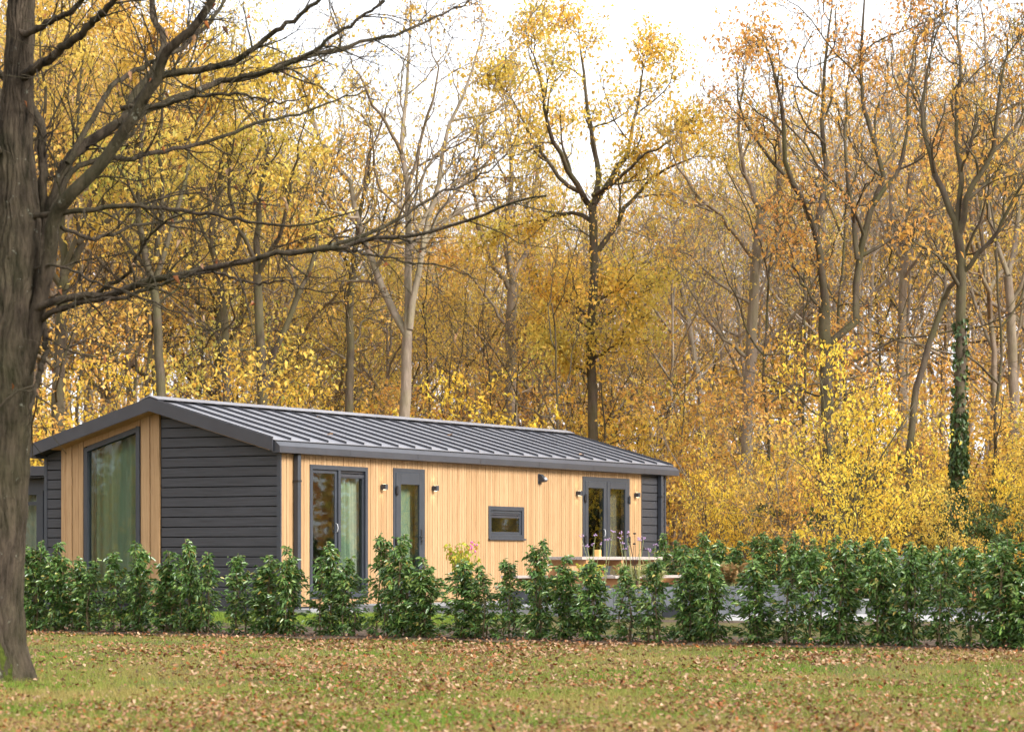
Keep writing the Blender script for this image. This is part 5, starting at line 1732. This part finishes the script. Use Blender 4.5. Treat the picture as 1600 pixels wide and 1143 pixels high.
# ---- far-off part of the wood, one mass of stems and leaves, and the wood that stands behind the viewer
def wood_mass(name, label, zone, n_tr, n_lf, seed, dens_h):
    rng = np.random.default_rng(seed); g = Grower(seed)
    x0, x1, y0, y1 = zone
    for i in range(n_tr):
        x, y = rng.uniform(x0, x1), rng.uniform(y0, y1); H = rng.uniform(13, 19)
        P, Rr = g.path([(x, y, -.2), (x + rng.normal() * .3, y, H * .5), (x + rng.normal() * .8, y + rng.normal() * .6, H)], rng.uniform(.10, .22), .03, 2, .05)
        for k in range(6):
            j = rng.integers(3, 7); p = P[min(j, len(P) - 1)]; az = rng.uniform(0, 6.28)
            e = p + np.array([math.cos(az) * rng.uniform(1, 2.6), math.sin(az) * 1.5, rng.uniform(1.5, 4.5)])
            g.path([p, (p + e) / 2 + rng.normal(size=3) * .2, e], .05, .012, 4, 0)
    Vw, Qw = g.wood(.012, (2, 4))
    # leaves gathered in clumps
    nc = n_lf // 60
    cl = np.column_stack([rng.uniform(x0, x1, nc), rng.uniform(y0, y1, nc), np.where(rng.random(nc) < .35, rng.uniform(.2, 4, nc), dens_h * rng.random(nc) ** 1.1 + .3)])
    P = np.repeat(cl, 60, 0) + rng.normal(size=(nc * 60, 3)) * np.array([.8, .8, .55])
    P[:, 2] = np.abs(P[:, 2])
    LL = rng.uniform(.16, .30, len(P))
    Vl, Fl = leaf_mesh_arrays(P, rng.normal(size=(len(P), 3)), LL, LL * .65, rng)
    half = len(Fl) // 2
    c = (np.arange(len(P)) // 60) % 5
    ff = [np.concatenate([Fl[:len(P)][c == q], Fl[len(P):][c == q]]) + len(Vw) for q in range(5)]
    mats = [M['bark_mid'], M['leaf_orange'], M['leaf_gold'], M['leaf_brown'], M['leaf_olive'], M['leaf_orange']]
    o = link(name, build_mesh(name, np.concatenate([Vw, Vl]), [Qw] + ff, mats, [0, 1, 2, 3, 4, 5]))
    tag(o, label, 'wood', kind='stuff')


wood_mass('far_wood', 'far depth of the autumn wood, a mass of thin stems and orange leaves', (-48, 48, 124, 165), 240, 110000, 77, 11)
wood_mass('wood_beside_the_lawn', 'autumn wood left of the lawn, mirrored in the gable window', (-75, -42, -30, 34), 120, 150000, 78, 15)
wood_mass('wood_beside_the_garden', 'autumn wood right of the garden, mirrored in the terrace doors', (24, 52, 56, 118), 90, 70000, 79, 14)

# ================================================================== SKY, SUN, CAMERA
world = bpy.data.worlds.new('World'); scene.world = world; world.use_nodes = True
nt = world.node_tree; nt.nodes.clear()
SUN_EL, SUN_AZ = R(32), R(126)      # azimuth measured clockwise from +Y: from the right, slightly from behind the camera
out = nt.nodes.new('ShaderNodeOutputWorld'); bg = nt.nodes.new('ShaderNodeBackground')
sky = nt.nodes.new('ShaderNodeTexSky'); sky.sky_type = 'NISHITA'; sky.sun_disc = False
sky.sun_elevation = SUN_EL; sky.sun_rotation = SUN_AZ; sky.dust_density = 3; sky.air_density = 1
# overcast: a pale cloud layer over the clear sky, thinner in places
tc = nt.nodes.new('ShaderNodeTexCoord')
mp = nt.nodes.new('ShaderNodeMapping'); mp.inputs['Scale'].default_value = (1, 1, 2.5)
nz = nt.nodes.new('ShaderNodeTexNoise'); nz.inputs['Scale'].default_value = 2.2; nz.inputs['Detail'].default_value = 6
nt.links.new(tc.outputs['Generated'], mp.inputs[0]); nt.links.new(mp.outputs[0], nz.inputs['Vector'])
cr = ramp(nt, [(.3, (6.9, 7.2, 7.9)), (.7, (9.6, 9.6, 9.7))], nz.outputs['Fac'])
mx = nt.nodes.new('ShaderNodeMix'); mx.data_type = 'RGBA'; mx.inputs[0].default_value = .88
nt.links.new(sky.outputs[0], mx.inputs[6]); nt.links.new(cr.outputs[0], mx.inputs[7])
nt.links.new(mx.outputs[2], bg.inputs[0]); bg.inputs[1].default_value = .11
nt.links.new(bg.outputs[0], out.inputs[0])

sl = bpy.data.lights.new('sun', 'SUN'); sl.energy = 3.4; sl.angle = R(22); sl.color = (1, .97, .92)
so = bpy.data.objects.new('sun', sl); COL.objects.link(so)
sd_ = Vector((math.sin(SUN_AZ) * math.cos(SUN_EL), math.cos(SUN_AZ) * math.cos(SUN_EL), math.sin(SUN_EL)))
so.rotation_euler = sd_.to_track_quat('Z', 'Y').to_euler()

cam = bpy.data.cameras.new('camera'); co = bpy.data.objects.new('camera', cam); COL.objects.link(co)
co.location = (0, 0, ZC); co.rotation_euler = (R(90), 0, 0)
cam.sensor_width = 36; cam.lens = F / 1600 * 36
cam.shift_y = (HY - 571.5) / 1600; cam.clip_end = 3000; cam.clip_start = .5
cam.dof.use_dof = True; cam.dof.focus_distance = 45; cam.dof.aperture_fstop = 4.5
scene.camera = co

vs = scene.view_settings
vs.view_transform = 'Standard'; vs.look = 'None'; vs.gamma = 1; vs.exposure = 1.08
scene.render.engine = 'CYCLES'
cy = scene.cycles
cy.max_bounces = 8; cy.diffuse_bounces = 6; cy.glossy_bounces = 3; cy.transmission_bounces = 4; cy.transparent_max_bounces = 8
cy.use_denoising = True
cy.use_adaptive_sampling = True; cy.adaptive_threshold = .03
cy.sample_clamp_indirect = 6
cy.caustics_reflective = False; cy.caustics_refractive = False
